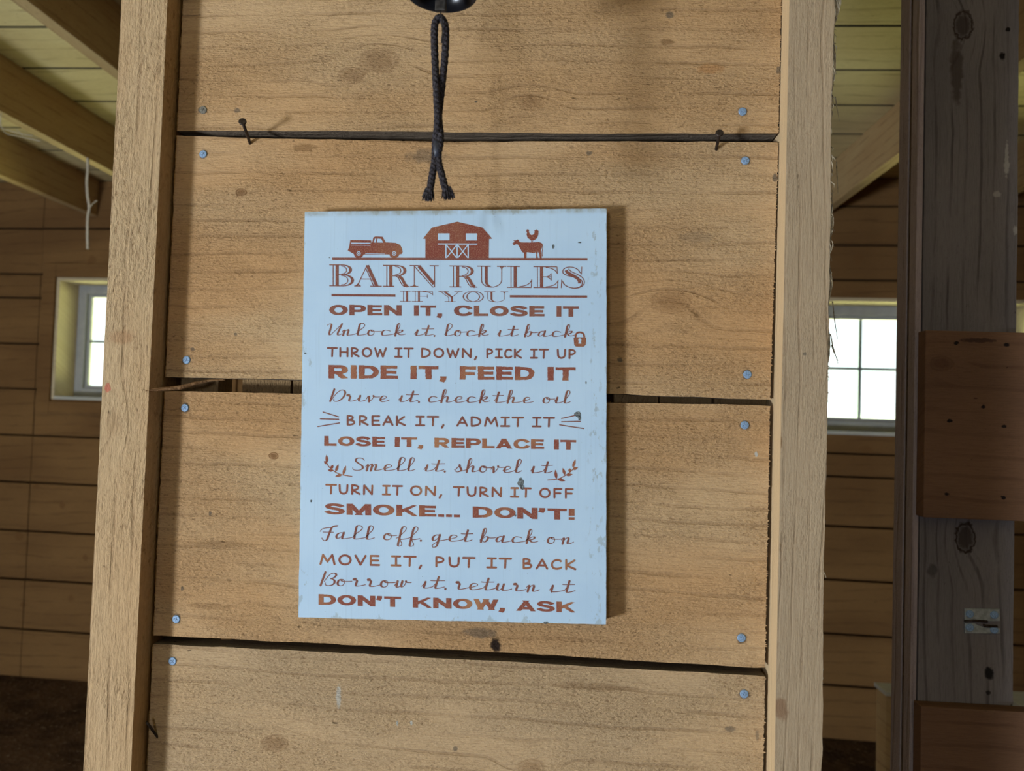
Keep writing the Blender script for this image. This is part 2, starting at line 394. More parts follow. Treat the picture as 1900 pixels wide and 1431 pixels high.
def mat_sign():
    m = N('chalky_blue_white_paint'); p = m.obj(); X, Y, Z = m.sep(p)
    st = m.noise(m.xyz(m.mul(X, 420.0), 0.0, m.mul(Z, 9.0)), 1.0, 3.0)
    bl = m.noise(p, 14.0, 4.0)
    c = m.mix(m.mr(bl, 0.3, 0.7), (0.43, 0.60, 0.79), (0.475, 0.645, 0.825))
    c = m.mix(m.mul(m.mr(st, 0.55, 0.75), 0.30), c, (0.35, 0.49, 0.64))
    ex = m.sub(0.1517, m.math('ABSOLUTE', X)); ez = m.sub(0.203, m.math('ABSOLUTE', Z))
    e = m.math('MINIMUM', ex, ez)
    en = m.noise(m.xyz(m.mul(X, 60.0), 0.0, m.mul(Z, 36.0)), 1.0, 5.0, 0.65)
    wear = m.mr(m.sub(m.add(e, 0.0), m.mul(m.mr(en, 0.52, 0.78, 0.0, 1.0), 0.017)), -0.002, 0.0010, 1.0, 0.0)
    c = m.mix(m.mul(wear, 0.42), c, (0.26, 0.29, 0.27))
    top = m.mul(m.mr(Z, 0.1965, 0.2015), m.mr(en, 0.3, 0.6))
    c = m.mix(m.mul(top, 0.55), c, (0.27, 0.26, 0.19))
    scr = m.noise(m.xyz(m.mul(X, 160.0), 0.0, m.mul(Z, 70.0)), 1.0, 4.0, 0.7)
    side = m.mr(m.math('ABSOLUTE', m.sub(X, 0.141)), 0.0, 0.012, 1.0, 0.0)
    c = m.mix(m.mul(m.mul(m.mr(scr, 0.56, 0.64), side), 0.5), c, (0.25, 0.27, 0.26))
    sp = m.noise(p, 420.0, 2.0)
    c = m.mix(m.mul(m.mr(sp, 0.735, 0.79), 0.8), c, (0.09, 0.09, 0.09))
    return m.finish(c, 0.7, m.add(m.mul(st, 0.5), m.mul(sp, 0.3)), 0.0003, 0.5, spec=0.25)
M_SIGN = mat_sign()

def mat_ink(name, base, warm, k=0.5, sp=.45):
    m = N(name); p = m.obj()
    v = m.noise(p, 26.0, 3.0); g = m.noise(p, 1500.0, 2.0); h = m.noise(p, 420.0, 3.0)
    c = m.mix(m.mul(m.mr(v, 0.42, 0.70), k), base, warm)
    c = m.mix(m.mul(m.mr(g, 0.50, 0.66), sp), c, (0.40, 0.24, 0.17))
    c = m.mix(m.mul(m.mr(h, 0.58, 0.75), 0.35), c, (0.44, 0.24, 0.12))
    return m.finish(c, 0.75, spec=0.2)
M_INK = mat_ink('rust_red_print', (0.225, 0.062, 0.045), (0.40, 0.20, 0.095), 0.75)
M_INK2 = mat_ink('dark_rust_print', (0.19, 0.062, 0.052), (0.25, 0.11, 0.075), 0.6)
M_INK3 = mat_ink('barn_red_print', (0.205, 0.050, 0.036), (0.28, 0.12, 0.062), 0.75, .62)
M_CHIP = plain('bare_chip', (0.13, 0.15, 0.16), 0.9, 0.0, 700.0, 0.7, 0.0006)

def mat_glass():
    m = N('window_glass')
    g = m.n('ShaderNodeBsdfGlossy'); g.inputs['Roughness'].default_value = 0.02
    t = m.n('ShaderNodeBsdfTransparent'); t.inputs[0].default_value = (0.96, 1.0, 0.98, 1)
    f = m.n('ShaderNodeFresnel'); f.inputs[0].default_value = 1.45
    x = m.n('ShaderNodeMixShader'); o = m.n('ShaderNodeOutputMaterial')
    m.t.links.new(f.outputs[0], x.inputs[0]); m.t.links.new(t.outputs[0], x.inputs[1]); m.t.links.new(g.outputs[0], x.inputs[2])
    m.t.links.new(x.outputs[0], o.inputs[0])
    return m.m
M_GLASS = mat_glass()

# ------------------------------------------------------------------ the room: floor, ceiling, walls
RX0, RX1, RY0 = -3.7, 3.1, -4.4
fb = MB().box((RX0-.1, RY0-.1, FLOOR-.1), (RX1+.1, 3.6, FLOOR))
props(fb.build('floor', M_FLOOR), 'dark dirt floor strewn with straw', 'floor', kind='structure')

cb = MB(); k = 0
CW = 0.292
y = unz(1600, 130, CEIL).y - CW*20
while y < RY0-.1: y += CW
while y < 3.5:
    k += 1
    w = CW
    cb.box((RX0-.1, y+.0065, CEIL), (RX1+.1, y+w-.0065, CEIL+.04)); y += w
cb.box((RX0-.1, RY0-.3, CEIL+.041), (RX1+.1, 3.6, CEIL+.09))
co = cb.build('ceiling', M_CEIL)
co.data.materials.append(M_GAP_SHADE)  # board sides darkened as the shade of the gaps, with cobweb dirt
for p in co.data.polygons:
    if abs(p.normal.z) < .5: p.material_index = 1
props(co, 'bare board ceiling laid across the joists', 'ceiling', kind='structure')

# back wall, turned a few degrees against the partition
BA = math.radians(-2.9)
B0 = Vector((0, 3.05, 0))
BX = Vector((math.cos(BA), math.sin(BA), 0)); BN = Vector((-math.sin(BA), math.cos(BA), 0))
BM = Matrix.Translation(B0) @ Matrix.Rotation(BA, 4, 'Z')
def unb(px, py, off=0.0):               # pixel -> (x, z) on the back wall, off = metres into the wall
    d = ray(px, py); P = B0 + BN*off
    q = EYE + d*((P-EYE).dot(BN)/d.dot(BN))
    return (q-B0).dot(BX), q.z
wl = unb(107, 515); wl2 = unb(105, 741); wr1 = unb(1600, 553); wr2 = unb(1600, 808)
WIN = [(wl[0], wl[0]+1.0, wl2[1], wl[1]), (unb(1506, 680)[0], unb(1506, 680)[0]+1.02, wr2[1], wr1[1])]
def split(x0, x1, z0, z1):
    segs = [(x0, x1)]
    for (a, b, c, d) in WIN:
        if z0 < d-0.004 and z1 > c+0.004:
            segs = [t for (p, q) in segs for t in ((p, min(q, a)), (max(p, b), q)) if t[1]-t[0] > 0.01]
    return segs
wbm = MB()
rows_left = [unb(0, y)[1] for y in (1262, 1165, 1073, 983, 893, 806, 720, 637, 552, 508, 424)]
rows_right = [unb(1600, y)[1] for y in (1371, 1276, 1180, 1079, 979, 886, 843, 690, 520, 455, 383, 323)]
def rows(zs, xa, xb):
    zs = sorted(zs + [FLOOR, CEIL])
    zs = [zs[0]] + [z for i, z in enumerate(zs[1:]) if z-zs[i] > 0.03]
    for z0, z1 in zip(zs[:-1], zs[1:]):
        cuts = sorted({z0, z1} | {c for w in WIN for c in w[2:] if z0 < c < z1})
        for c0, c1 in zip(cuts[:-1], cuts[1:]):
            for (p, q) in split(xa, xb, c0, c1):
                dy = random.uniform(0, 0.005)
                g0 = 0.006 if c0 == z0 else 0; g1 = 0.006 if c1 == z1 else 0
                if c1-g1-c0-g0 > .003:
                    wbm.box((p, dy, c0+g0), (q, 0.05, c1-g1))
rows(rows_left, -3.9, unb(78, 470)[0]-.002); rows(rows_left, unb(78, 470)[0]+.002, -0.6); rows(rows_right, -0.6, 3.3)
zc = sorted({FLOOR, CEIL} | {c for w in WIN for c in w[2:]})
for c0, c1 in zip(zc[:-1], zc[1:]):
    for (p, q) in split(-3.9, 3.3, c0, c1): wbm.box((p, 0.055, c0), (q, 0.21, c1))
wobj = wbm.build('wall_back', M_BACK, local=True)
wobj.matrix_world = BM; MWD[wobj.name] = BM
props(wobj, 'far stall wall of horizontal brown boards', 'wall', kind='structure')

def window(name, w, label, ncol, casing):
    x0, x1, z0, z1 = w
    t = thing(name, BM @ Vector(((x0+x1)/2, 0, z0)), label, 'window', kind='structure', rot=(0, 0, BA))
    def part(nm, boxes, mat, bev=0.002):
        mb = MB()
        for a, b in boxes: mb.box(a, b)
        mb.v = [BM @ v for v in mb.v]
        return mb.build(nm, mat, t, bevel=bev)
    d, th = 0.21, 0.018
    part('window_lining', [((x0, -.004, z0), (x0+th, d, z1)), ((x1-th, -.004, z0), (x1, d, z1)), ((x0+th, -.004, z1-th), (x1-th, d, z1))], M_LINING)
    part('window_sill', [((x0+th, -.01, z0), (x1-th, d, z0+th))], M_PALE)
    a0, a1, b0, b1 = x0+th, x1-th, z0+th, z1-th
    f = 0.05
    part('window_frame', [((a0, .15, b0), (a0+f, d, b1)), ((a1-f, .15, b0), (a1, d, b1)), ((a0+f, .15, b0), (a1-f, d, b0+f)), ((a0+f, .15, b1-f), (a1-f, d, b1))], M_VINYL)
    a0 += f; a1 -= f; b0 += f; b1 -= f
    s = 0.016
    part('window_sash', [((a0, .17, b0), (a0+s, .2, b1)), ((a1-s, .17, b0), (a1, .2, b1)), ((a0+s, .17, b0), (a1-s, .2, b0+s)), ((a0+s, .17, b1-s), (a1-s, .2, b1))], M_VINYL)
    mm = 0.013
    gr = [((a0+s, .183, (b0+b1)/2-mm/2), (a1-s, .193, (b0+b1)/2+mm/2))]
    for i in range(1, ncol):
        xx = a0+(a1-a0)*i/ncol
        gr.append(((xx-mm/2, .182, b0+s), (xx+mm/2, .194, b1-s)))
    part('muntin', gr, M_MUNT, 0.0)
    part('glass', [((a0+s*.5, .187, b0+s*.5), (a1-s*.5, .190, b1-s*.5))], M_GLASS, 0.0)
    if casing:
        cw = 0.075
        part('casing', [((x0-cw, -.018, z0-cw), (x0-.001, -.001, z1+cw)), ((x1+.001, -.018, z0-cw), (x1+cw, -.001, z1+cw)), ((x0, -.018, z1+.001), (x1, -.001, z1+cw)), ((x0, -.018, z0-cw), (x1, -.001, z0-.011))], M_BACK, 0.001)
    c = BM @ Vector(((x0+x1)/2, 0.23, (z0+z1)/2))
    area(name+'_portal', c, c-BN, x1-x0, z1-z0, 1, (1, 1, 1), portal=True)
window('window_1', WIN[0], 'deep set small paned window at left, mostly hidden behind the left post', 4, True)
window('window_2', WIN[1], 'small paned window at right between rough post and dark grey gate', 4, False)

# closing walls of the barn around the two spaces (outside the frame)
ww = MB().box((RX0-.12, RY0-.1, FLOOR), (RX0, 3.6, CEIL))
props(ww.build('wall_left', M_BACK), 'left barn wall of boards', 'wall', kind='structure')
ww = MB().box((RX1, RY0-.1, FLOOR), (RX1+.12, 3.6, CEIL))
props(ww.build('wall_right', M_BACK), 'right barn wall of boards', 'wall', kind='structure')
ww = MB().box((RX0, RY0-.1, FLOOR), (RX1, RY0, CEIL))
props(ww.build('wall_front', M_BACK), 'barn wall on the aisle side', 'wall', kind='structure')

# ------------------------------------------------------------------ ceiling joists
JB = CEIL-0.20
jx = [(unz(218, 130, JB).x, 'first'), (unz(105, 262, JB).x, 'second'), (unz(60, 350, JB).x, 'third')]
jlab = {'first': 'ceiling joist nearest the left post, its dark flank turned to us', 'second': 'ceiling joist at left with a brown flank and lit underside, between two others',
        'third': 'lowest looking ceiling joist at far left, hung with cobwebs'}
for x, k in jx:
    o = MB().box((x-.045, -.6, JB), (x, 3.048-math.tan(math.radians(2.9))*x, CEIL-.001)).build('ceiling_joist', M_JOIST, origin=(x-.022, 1.3, JB), bevel=.003)
    props(o, jlab[k], 'joist', 'ceiling joists of the stall')
xr = unz(1614, 325, JB).x
o = MB().box((xr, -.6, JB), (xr+.045, 3.046-math.tan(math.radians(2.9))*(xr+.05), CEIL-.001)).build('ceiling_joist', M_JOIST, origin=(xr+.022, 1.3, JB), bevel=.003)
props(o, 'ceiling joist sloping down in view between right post and grey gate', 'joist', 'ceiling joists of the stall')
xr = unz(1895, 348, JB).x
o = MB().box((xr, -.6, JB), (xr+.045, 3.046-math.tan(math.radians(2.9))*(xr+.05), CEIL-.001)).build('ceiling_joist', M_JOIST, origin=(xr+.022, 1.3, JB), bevel=.003)
props(o, 'ceiling joist of which a sliver shows right of the grey gate board', 'joist', 'ceiling joists of the stall')

# ------------------------------------------------------------------ the plank partition
wall = thing('wall_partition', (-.1, 0.02, FLOOR), 'stall partition of wide rough sawn horizontal planks between two posts', 'wall', kind='structure')
def edge(pts, n=60, wob=0.0006, seed=0):
    """pixel polyline (left to right) -> dense (x, z) on the plank face"""
    q = [un(x, y, 0.0) for x, y in pts]
    q = [(p.x, p.z) for p in q]
    out = []
    for i in range(n):
        x = XL+(XR-XL)*i/(n-1)
        for (xa, za), (xb, zb) in zip(q[:-1], q[1:]):
            if x <= xb or (xb, zb) == q[-1]:
                z = za+(zb-za)*(x-xa)/(xb-xa); break
        z += wob*(mnoise.noise(Vector((x*40, seed*3.1, 0)))+.5*mnoise.noise(Vector((x*160, seed*3.1, 4))))
        out.append((x, z))
    return out
def flat(z): return [(XL+(XR-XL)*i/20, z) for i in range(21)]
def plank(name, lo, hi, mat, label, seed, y0=0.0, e0=0.0, e1=0.0):
    # e0, e1: how far the right end stops short of the post at bottom and top
    random.seed(seed)
    z0, z1 = lo[-1][1], hi[-1][1]
    right = []; nz = 420
    for i in range(1, nz):
        j = random.uniform(-.0005, .0003)+.0006*mnoise.noise(Vector((i*.09, seed, 0)))
        if random.random() < .13: j += random.uniform(.0004, .0020)
        right.append((XR+.0016-(e0+(e1-e0)*i/nz)+j, z0+(z1-z0)*i/nz))
    z0, z1 = lo[0][1], hi[0][1]
    left = [(XL+random.uniform(-.0008, .0006), z1+(z0-z1)*i/60) for i in range(1, 60)]
    lo = [(x, z) for x, z in lo if x < XR+.0016-e0]; hi = [(x, z) for x, z in hi if x < XR+.0016-e1]
    poly = lo + right + hi[::-1] + left
    o = MB().prism(poly, y0, 0.025).build(name, mat, wall)
    o.data.materials.append(M_EDGE)  # darker tone on the top and bottom faces of the planks
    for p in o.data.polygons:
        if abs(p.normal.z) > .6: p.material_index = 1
    props(o, label); return o
eA = edge([(325, 242.6), (700, 243.5), (1060, 248), (1440, 248)], seed=1)
eB = edge([(325, 251.5), (446, 256), (700, 260.5), (820, 264), (1060, 262), (1440, 264)], seed=2)
eB2 = edge([(303.6, 699.5), (560, 705), (1126, 730.5), (1436, 743)], seed=3)
eC = edge([(300, 725), (559, 731), (1126, 747), (1436, 752.6)], seed=4)
eC2 = edge([(278, 1179), (960, 1212), (1424, 1240.5)], seed=5)
eD = edge([(278, 1195), (600, 1210), (960, 1229), (1421, 1255)], seed=6)
pA = plank('plank', eA, flat(2.04), M_A, 'top plank behind bell and rope', 1, e0=.0008, e1=.0)
pB = plank('plank', eB2, eB, M_B, 'plank behind the upper half of sign', 2, e0=.0036, e1=.0006)
pC = plank('plank', eC2, eC, M_C, 'plank behind the lower half of sign', 3, e0=.0034, e1=.0036)
pD = plank('plank', flat(0.99), eD, M_D, 'plank under the sign', 4, e0=.0036, e1=.0030)
zz = 2.045; i = 5
for z0, z1 in ((2.048, 2.30), (2.308, 2.56)):
    plank('plank', flat(z0), flat(z1), M_OTHER, None, i); i += 1
for z0, z1 in ((0.727, 0.982), (0.464, 0.719), (0.201, 0.456), (FLOOR, 0.193)):
    plank('plank', flat(z0), flat(z1), M_OTHER, None, i); i += 1
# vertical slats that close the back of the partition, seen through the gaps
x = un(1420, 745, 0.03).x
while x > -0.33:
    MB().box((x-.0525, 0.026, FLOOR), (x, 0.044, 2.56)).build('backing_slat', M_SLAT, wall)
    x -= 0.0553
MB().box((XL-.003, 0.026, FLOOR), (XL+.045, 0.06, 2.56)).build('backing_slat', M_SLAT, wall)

# screw heads: sub-parts of the plank they hold
def screw_mb(px, py, r=0.0042):
    p = un(px, py, -0.0003)
    mb = MB().disc((p.x, 0.0008, p.z), r, (0, -1, 0), 0.0019, 18)
    a = random.uniform(0, 1.5)
    for k in (0, 1):                      # raised cross of the driver recess edge
        ca, sa = math.cos(a+k*math.pi/2), math.sin(a+k*math.pi/2)
        mb.tube([(p.x-ca*r*.45, -0.0012, p.z-sa*r*.45), (p.x+ca*r*.45, -0.0012, p.z+sa*r*.45)], 0.0004, 6)
    return mb
for pl, lst in ((pA, [(1378, 207)]), (pB, [(377, 286), (346, 668), (1383, 298), (1387, 695)]), (pC, [(343, 757), (327, 1149), (1382, 789), (1376, 1184)]), (pD, [(320, 1227), (1381, 1288)])):
    for px, py in lst:
        screw_mb(px, py).build('screw', M_STEEL, pl, smooth=False)
screw_mb(377, 204).build('screw', M_DULL, pA)
# torn splinters in the gap between the two middle planks
sp = MB()
random.seed(3)
for k in range(9):
    o1, o2 = random.uniform(-4, 4), random.uniform(-3, 3)
    pts = [(262+random.uniform(0, 20), 725+o2*.4), (300, 722.5+o2*.6), (335, 719+o1*.5), (360, 712+o1*.4), (385, 707+o1*.4), (412+random.uniform(-10, 6), 704.5+o2*.3)]
    q = [un(px, py, -0.026+0.0065*min(j, 4)+0.0004*k) for j, (px, py) in enumerate(pts)]
    sp.tube(q, [0.0003, .0010, .0015, .0013, .0008, .0003], 6)
sp.build('splinter', M_SPLINT, pC)

# ------------------------------------------------------------------ the two posts
def wob_post(xa, xb, amp_l, amp_r, seed, z0=FLOOR, z1=CEIL-.001, y0=PY, y1=0.066, ridge=None):
    n = 420; L = []; R = []
    for i in range(n+1):
        z = z0+(z1-z0)*i/n
        L.append((xa+amp_l*(mnoise.noise(Vector((z*9, seed, 0)))+.6*mnoise.noise(Vector((z*60, seed, 1)))), z))
        R.append((xb+amp_r*(mnoise.noise(Vector((z*7, seed+5, 0)))+.6*mnoise.noise(Vector((z*50, seed+5, 1)))), z))
    return MB().prism(L[:1]+R+L[:0:-1], y0, y1), R
lp = thing('left_wall_post'.replace('left_', ''), (-.4365, 0.02, FLOOR), 'rough sawn upright post along the left ends of the planks', 'post', 'rough upright posts of the partition')
mb, _ = wob_post(-.4612, -.4122, .0006, .0005, 1.0)
mb.build('timber', M_LP, lp)
rp = thing('wall_post', (.2345, 0.02, FLOOR), 'rough sawn upright post with frayed bark edge, right of the planks', 'post', 'rough upright posts of the partition')
mb, RR = wob_post(.2128, .2548, .0002, .0016, 2.0)
mb.build('timber', M_RP, rp)
# frayed bark along the outer edge
fr = MB(); random.seed(11)
for k in range(1500):
    z = random.uniform(1.08, 1.95)
    dens = 1.0 if z > 1.58 else 0.32
    if random.random() > dens: continue
    xe = min(RR, key=lambda t: abs(t[1]-z))[0]
    yy = random.uniform(PY+.0005, PY+.03)
    ln = random.uniform(.004, .016)*(1 if z > 1.6 else .55); out = random.uniform(.0, .0055)*(1 if z > 1.6 else .5)
    p0 = Vector((xe-.0006, yy, z)); dz = random.choice((-1, -1, 1))
    p1 = p0+Vector((out*.7, random.uniform(-.002, .001), dz*ln*.5)); p2 = p0+Vector((out*random.uniform(.2, 1.3), random.uniform(-.003, .002), dz*ln))
    fr.tube([p0, p1, p2], [.0005, .0004, .00015], 4, False)
for (px, py, dx, dy) in ((1545, 560, 9, 70), (1541, 620, 14, 55), (1543, 640, 12, 30), (1552, 300, 3, 60), (1550, 180, 8, 45)):
    fr.tube([un(px, py, -.01), un(px+dx*.3, py+dy*.4, -.012), un(px+dx, py+dy, -.012)], [.0006, .0005, .0002], 5, False)
o = fr.build('frayed_bark', M_BARK, rp); o['kind'] = 'stuff'; o['label'] = 'grey green frayed bark fibres'
# ragged lumps of bark under the fibres
bl = MB(); L = []
for i in range(160):
    z = 1.555+(1.96-1.555)*i/159
    xe = min(RR, key=lambda t: abs(t[1]-z))[0]
    a = .0012+.0170*max(0, mnoise.noise(Vector((z*17, 4, 0))))+.0016*abs(mnoise.noise(Vector((z*120, 4, 2))))
    L.append((xe, z, a))
poly = [(x-.002, z) for x, z, a in L][::-1]
poly = [(x+a, z) for x, z, a in L] + poly
bl.prism(poly, PY+.003, PY+.03)
bl.build('bark_strip', M_BARK, rp)
# hairline crack loop beside the right post is left to the plank ends

# ------------------------------------------------------------------ nails
def nail(head, root, d, label, r=.0016, hr=.0039):
    p0 = un(root[0], root[1], 0.0); p1 = un(head[0], head[1], -d)
    ax = (p1-p0).normalized()
    t = thing('nail', p0, label, 'nail', 'nails standing out of the planks')
    MB().tube([p0-ax*.02, p0, p0.lerp(p1, .5), p1], r, 10).build('shank', M_NAIL, t, smooth=True)
    if hr: MB().disc(p1-ax*.0004, hr, ax, .0014, 18).build('head', M_NAIL, t)
nail((450, 226), (464, 266), .034, 'dark nail sticking out upper left of sign, near the left post')
nail((1335, 247), (1329, 277), .024, 'dark nail sticking out of the gap upper right of sign')
nail((272, 1340), (291, 1366), .010, 'small bent nail at the lower end of the left post', .0013, .0)

# ------------------------------------------------------------------ bell and rope
DB = -0.16
rc = un(819, -14, DB)                      # centre of the bell's rim
bell = thing('bell', rc, 'small black hanging bell cut by the top edge, above the rope', 'bell')
prof = [(.0001, .066), (.008, .0655), (.0145, .062), (.0178, .054), (.0192, .042), (.0210, .026), (.0242, .010), (.0286, 0.0), (.0292, -.0012), (.0280, -.0012), (.0232, .009), (.0200, .025), (.0182, .041), (.0168, .053), (.0136, .060), (.0075, .0630), (.0001, .0635)]
MB().lathe(prof, rc, 48).build('bell_body', M_BELL, bell, smooth=True)
ring = [rc+Vector((.007*math.cos(a), 0, .072+.007*math.sin(a))) for a in [2*math.pi*k/20 for k in range(21)]]
MB().tube(ring, .0018, 8).build('hanging_loop', M_IRON, bell, smooth=True)
cl0 = un(818, 6, DB)
cl = MB().box((cl0.x-.0045, DB-.0022, cl0.z-.007), (cl0.x+.0045, DB+.0022, cl0.z+.028))
cl.tube([cl0+Vector((0, 0, .026)), rc+Vector((0, 0, .0636))], .0015, 8)
cl.build('clapper', M_IRON, bell, bevel=.001)
br = thing('bell_bracket', (rc.x, 0, rc.z+.15), 'black iron wall bracket holding the bell, above the picture', 'bracket')
zb = rc.z+.086
MB().box((rc.x-.012, -.003, zb+.075), (rc.x+.012, 0, zb+.16)).build('wall_plate', M_IRON, br, bevel=.0008)
MB().tube([(rc.x, -.003, zb+.12), (rc.x, -.05, zb+.118), (rc.x, -.11, zb+.085), (rc.x, DB+.004, zb+.03), (rc.x, DB, zb-.0035), (rc.x, DB-.008, zb-.0095), (rc.x, DB-.012, zb-.002)], .0026, 10).build('arm', M_IRON, br, smooth=True)

rope = thing('bell_rope', un(812, 365, DB), 'short black braided rope doubled through the bell clapper, ends frayed above sign', 'rope')
def catmull(pts, n=6):
    P = [pts[0]]+list(pts)+[pts[-1]]; out = []
    for i in range(1, len(P)-2):
        for k in range(n):
            t = k/n
            out.append(tuple(0.5*((2*P[i][c])+(-P[i-1][c]+P[i+1][c])*t+(2*P[i-1][c]-5*P[i][c]+4*P[i+1][c]-P[i+2][c])*t*t+(-P[i-1][c]+3*P[i][c]-3*P[i+1][c]+P[i+2][c])*t**3) for c in range(len(P[0]))))
    out.append(tuple(P[-2])); return out
def strand(pts, r, parent, name, mat, seed):
    q = catmull(pts, 9); v = []; rs = []
    for i, (px, py, dy) in enumerate(q):
        v.append(un(px, py, DB+dy)); rs.append(r*(1+.10*mnoise.noise(Vector((i*.9, seed, 0)))+.06*math.sin(i*1.9)))
    return MB().tube(v, rs, 14).build(name, mat, parent, smooth=True)
strand([(817, 33, 0), (811, 36, 0), (806.5, 48, 0), (806, 75, 0), (807, 110, 0), (809, 150, -.001), (811, 190, -.002), (812, 215, -.003), (811, 240, -.001), (808, 262, .001), (807.5, 285, 0), (806, 303, 0), (802, 325, 0), (799, 345, 0), (797, 357, 0)], .0030, rope, 'cord', M_ROPE, 1)
strand([(813, 33, 0), (820, 35, 0), (826, 48, 0), (827, 75, 0), (825, 110, .001), (821, 150, .002), (816.5, 190, .003), (814, 215, .003), (816, 240, .001), (817, 262, 0), (813, 285, 0), (814, 303, 0), (819, 322, 0), (824, 342, 0), (828, 355, 0)], .0030, rope, 'cord', M_ROPE, 2)
tp = [un(x, y, DB) for x, y in ((811.5, 264), (811, 278), (810.5, 293))]
MB().tube(tp, [.0036, .0036, .0034], 14).build('tie', M_TIE, rope, smooth=True)
random.seed(5)
for cx, cy, lean in ((796, 357, -3), (829, 354, 4)):
    fe = MB()
    for k in range(90):
        a = random.uniform(0, 6.28); rr = random.uniform(0, 1)
        p0 = un(cx+rr*6*math.cos(a), cy-8, DB+rr*.0025*math.sin(a)); 
        p1 = un(cx+lean*.4+rr*10*math.cos(a), cy+4+random.uniform(-2, 2), DB+rr*.0035*math.sin(a))
        p2 = un(cx+lean*.8+rr*12*math.cos(a)+random.uniform(-1.5, 1.5), cy+10+random.uniform(-5, 7), DB+rr*.004*math.sin(a))
        fe.tube([p0, p1, p2], [.00075, .0007, .0004], 5)
    fe.build('frayed_end', M_ROPE, rope)
MB().tube([un(817, 20, DB-.003), un(820, 34, DB-.0045), un(821, 60, DB-.0045), un(819, 80, DB-.003)], .0005, 6).build('wire', M_IRON, rope, smooth=True)

# ------------------------------------------------------------------ the sign
SY = -0.019
cs = [un(565, 393, SY), un(1125, 387, SY), un(1125, 1159, SY), un(554, 1146, SY)]
cen = (cs[0]+cs[1]+cs[2]+cs[3])/4
ang = math.atan2((cs[1]-cs[0]).z+(cs[2]-cs[3]).z, (cs[1]-cs[0]).x+(cs[2]-cs[3]).x)
sign = thing('barn_rules_sign', (cen.x, SY, cen.z), 'pale blue painted wooden sign with rust red barn rules lettering', 'sign', rot=(0, -ang, 0))
SW, SH = 0.3035, 0.406
random.seed(21)
def rough_rect(w, h, j):
    pts = []
    for (xa, za, xb, zb) in ((-w, -h, w, -h), (w, -h, w, h), (w, h, -w, h), (-w, h, -w, -h)):
        for i in range(40):
            t = i/40
            pts.append((xa+(xb-xa)*t+random.uniform(-j, j)*(abs(zb-za) > 0), za+(zb-za)*t+random.uniform(-j, j)*(abs(xb-xa) > 0)))
    return pts
mbs = MB().prism(rough_rect(SW/2, SH/2, .0002), 0.0, 0.0185)
mbs.build('board', M_SIGN, sign, local=True)

INV = mw(sign).inverted()
class Print:
    """flat print on the sign: 2-D strokes and fills given in photo pixels, laid on the sign's face"""
    def __init__(s, lift=.00012): s.v = []; s.f = []; s.lift = lift; s.k = 0
    def poly(s, pts, lift=0.0):
        s.k = (s.k+1) % 24
        y = SY-s.lift-lift-s.k*5e-6
        ar = sum(a[0]*b[1]-b[0]*a[1] for a, b in zip(pts, pts[1:]+pts[:1]))
        if ar > 0: pts = pts[::-1]          # pixel y runs down
        n = len(s.v); s.v += [un(px, py, y) for px, py in pts]; s.f.append(list(range(n, n+len(pts))))
    def quads(s, L, R, tf, lift=0.0):
        s.k = (s.k+1) % 24
        y = SY-s.lift-lift-s.k*5e-6
        n = len(s.v)
        for a, b in zip(L, R):
            pa, pb = tf(*a), tf(*b); s.v.append(un(pa[0], pa[1], y)); s.v.append(un(pb[0], pb[1], y))
        for i in range(len(L)-1): s.f.append([n+2*i, n+2*i+1, n+2*i+3, n+2*i+2])
    def disc(s, c, r, tf, lift=0.0, seg=14):
        s.poly([tf(c[0]+r*math.cos(2*math.pi*k/seg), c[1]+r*math.sin(2*math.pi*k/seg)) for k in range(seg)], lift)
    def build(s, name, mat, label=None):
        o = flatmesh(name, mat, sign, s.v, s.f)
        me = o.data
        bm = bmesh.new(); bm.from_mesh(me)
        fl = [f for f in bm.faces if f.normal.y > 0]
        bmesh.ops.reverse_faces(bm, faces=fl); bm.to_mesh(me); bm.free()
        if label: o['label'] = label
        return o

def parse(path, n=9):
    """'M x y L x y C ... | M ...' -> list of polylines"""
    out = []
    for sub in path.split('|'):
        tk = sub.replace('M', ' M ').replace('L', ' L ').replace('C', ' C ').split()
        pl = []; i = 0
        while i < len(tk):
            c = tk[i]; i += 1
            if c in 'ML':
                pl.append((float(tk[i]), float(tk[i+1]))); i += 2
            elif c == 'C':
                p0 = pl[-1]; a = [float(t) for t in tk[i:i+6]]; i += 6
                for k in range(1, n+1):
                    t = k/n; u = 1-t
                    pl.append((u**3*p0[0]+3*u*u*t*a[0]+3*u*t*t*a[2]+t**3*a[4], u**3*p0[1]+3*u*u*t*a[1]+3*u*t*t*a[3]+t**3*a[5]))
        out.append(pl)
    return out
def ell(cx, cy, rx, ry, n=28): return [(cx+rx*math.cos(2*math.pi*k/n), cy+ry*math.sin(2*math.pi*k/n)) for k in range(n+1)]

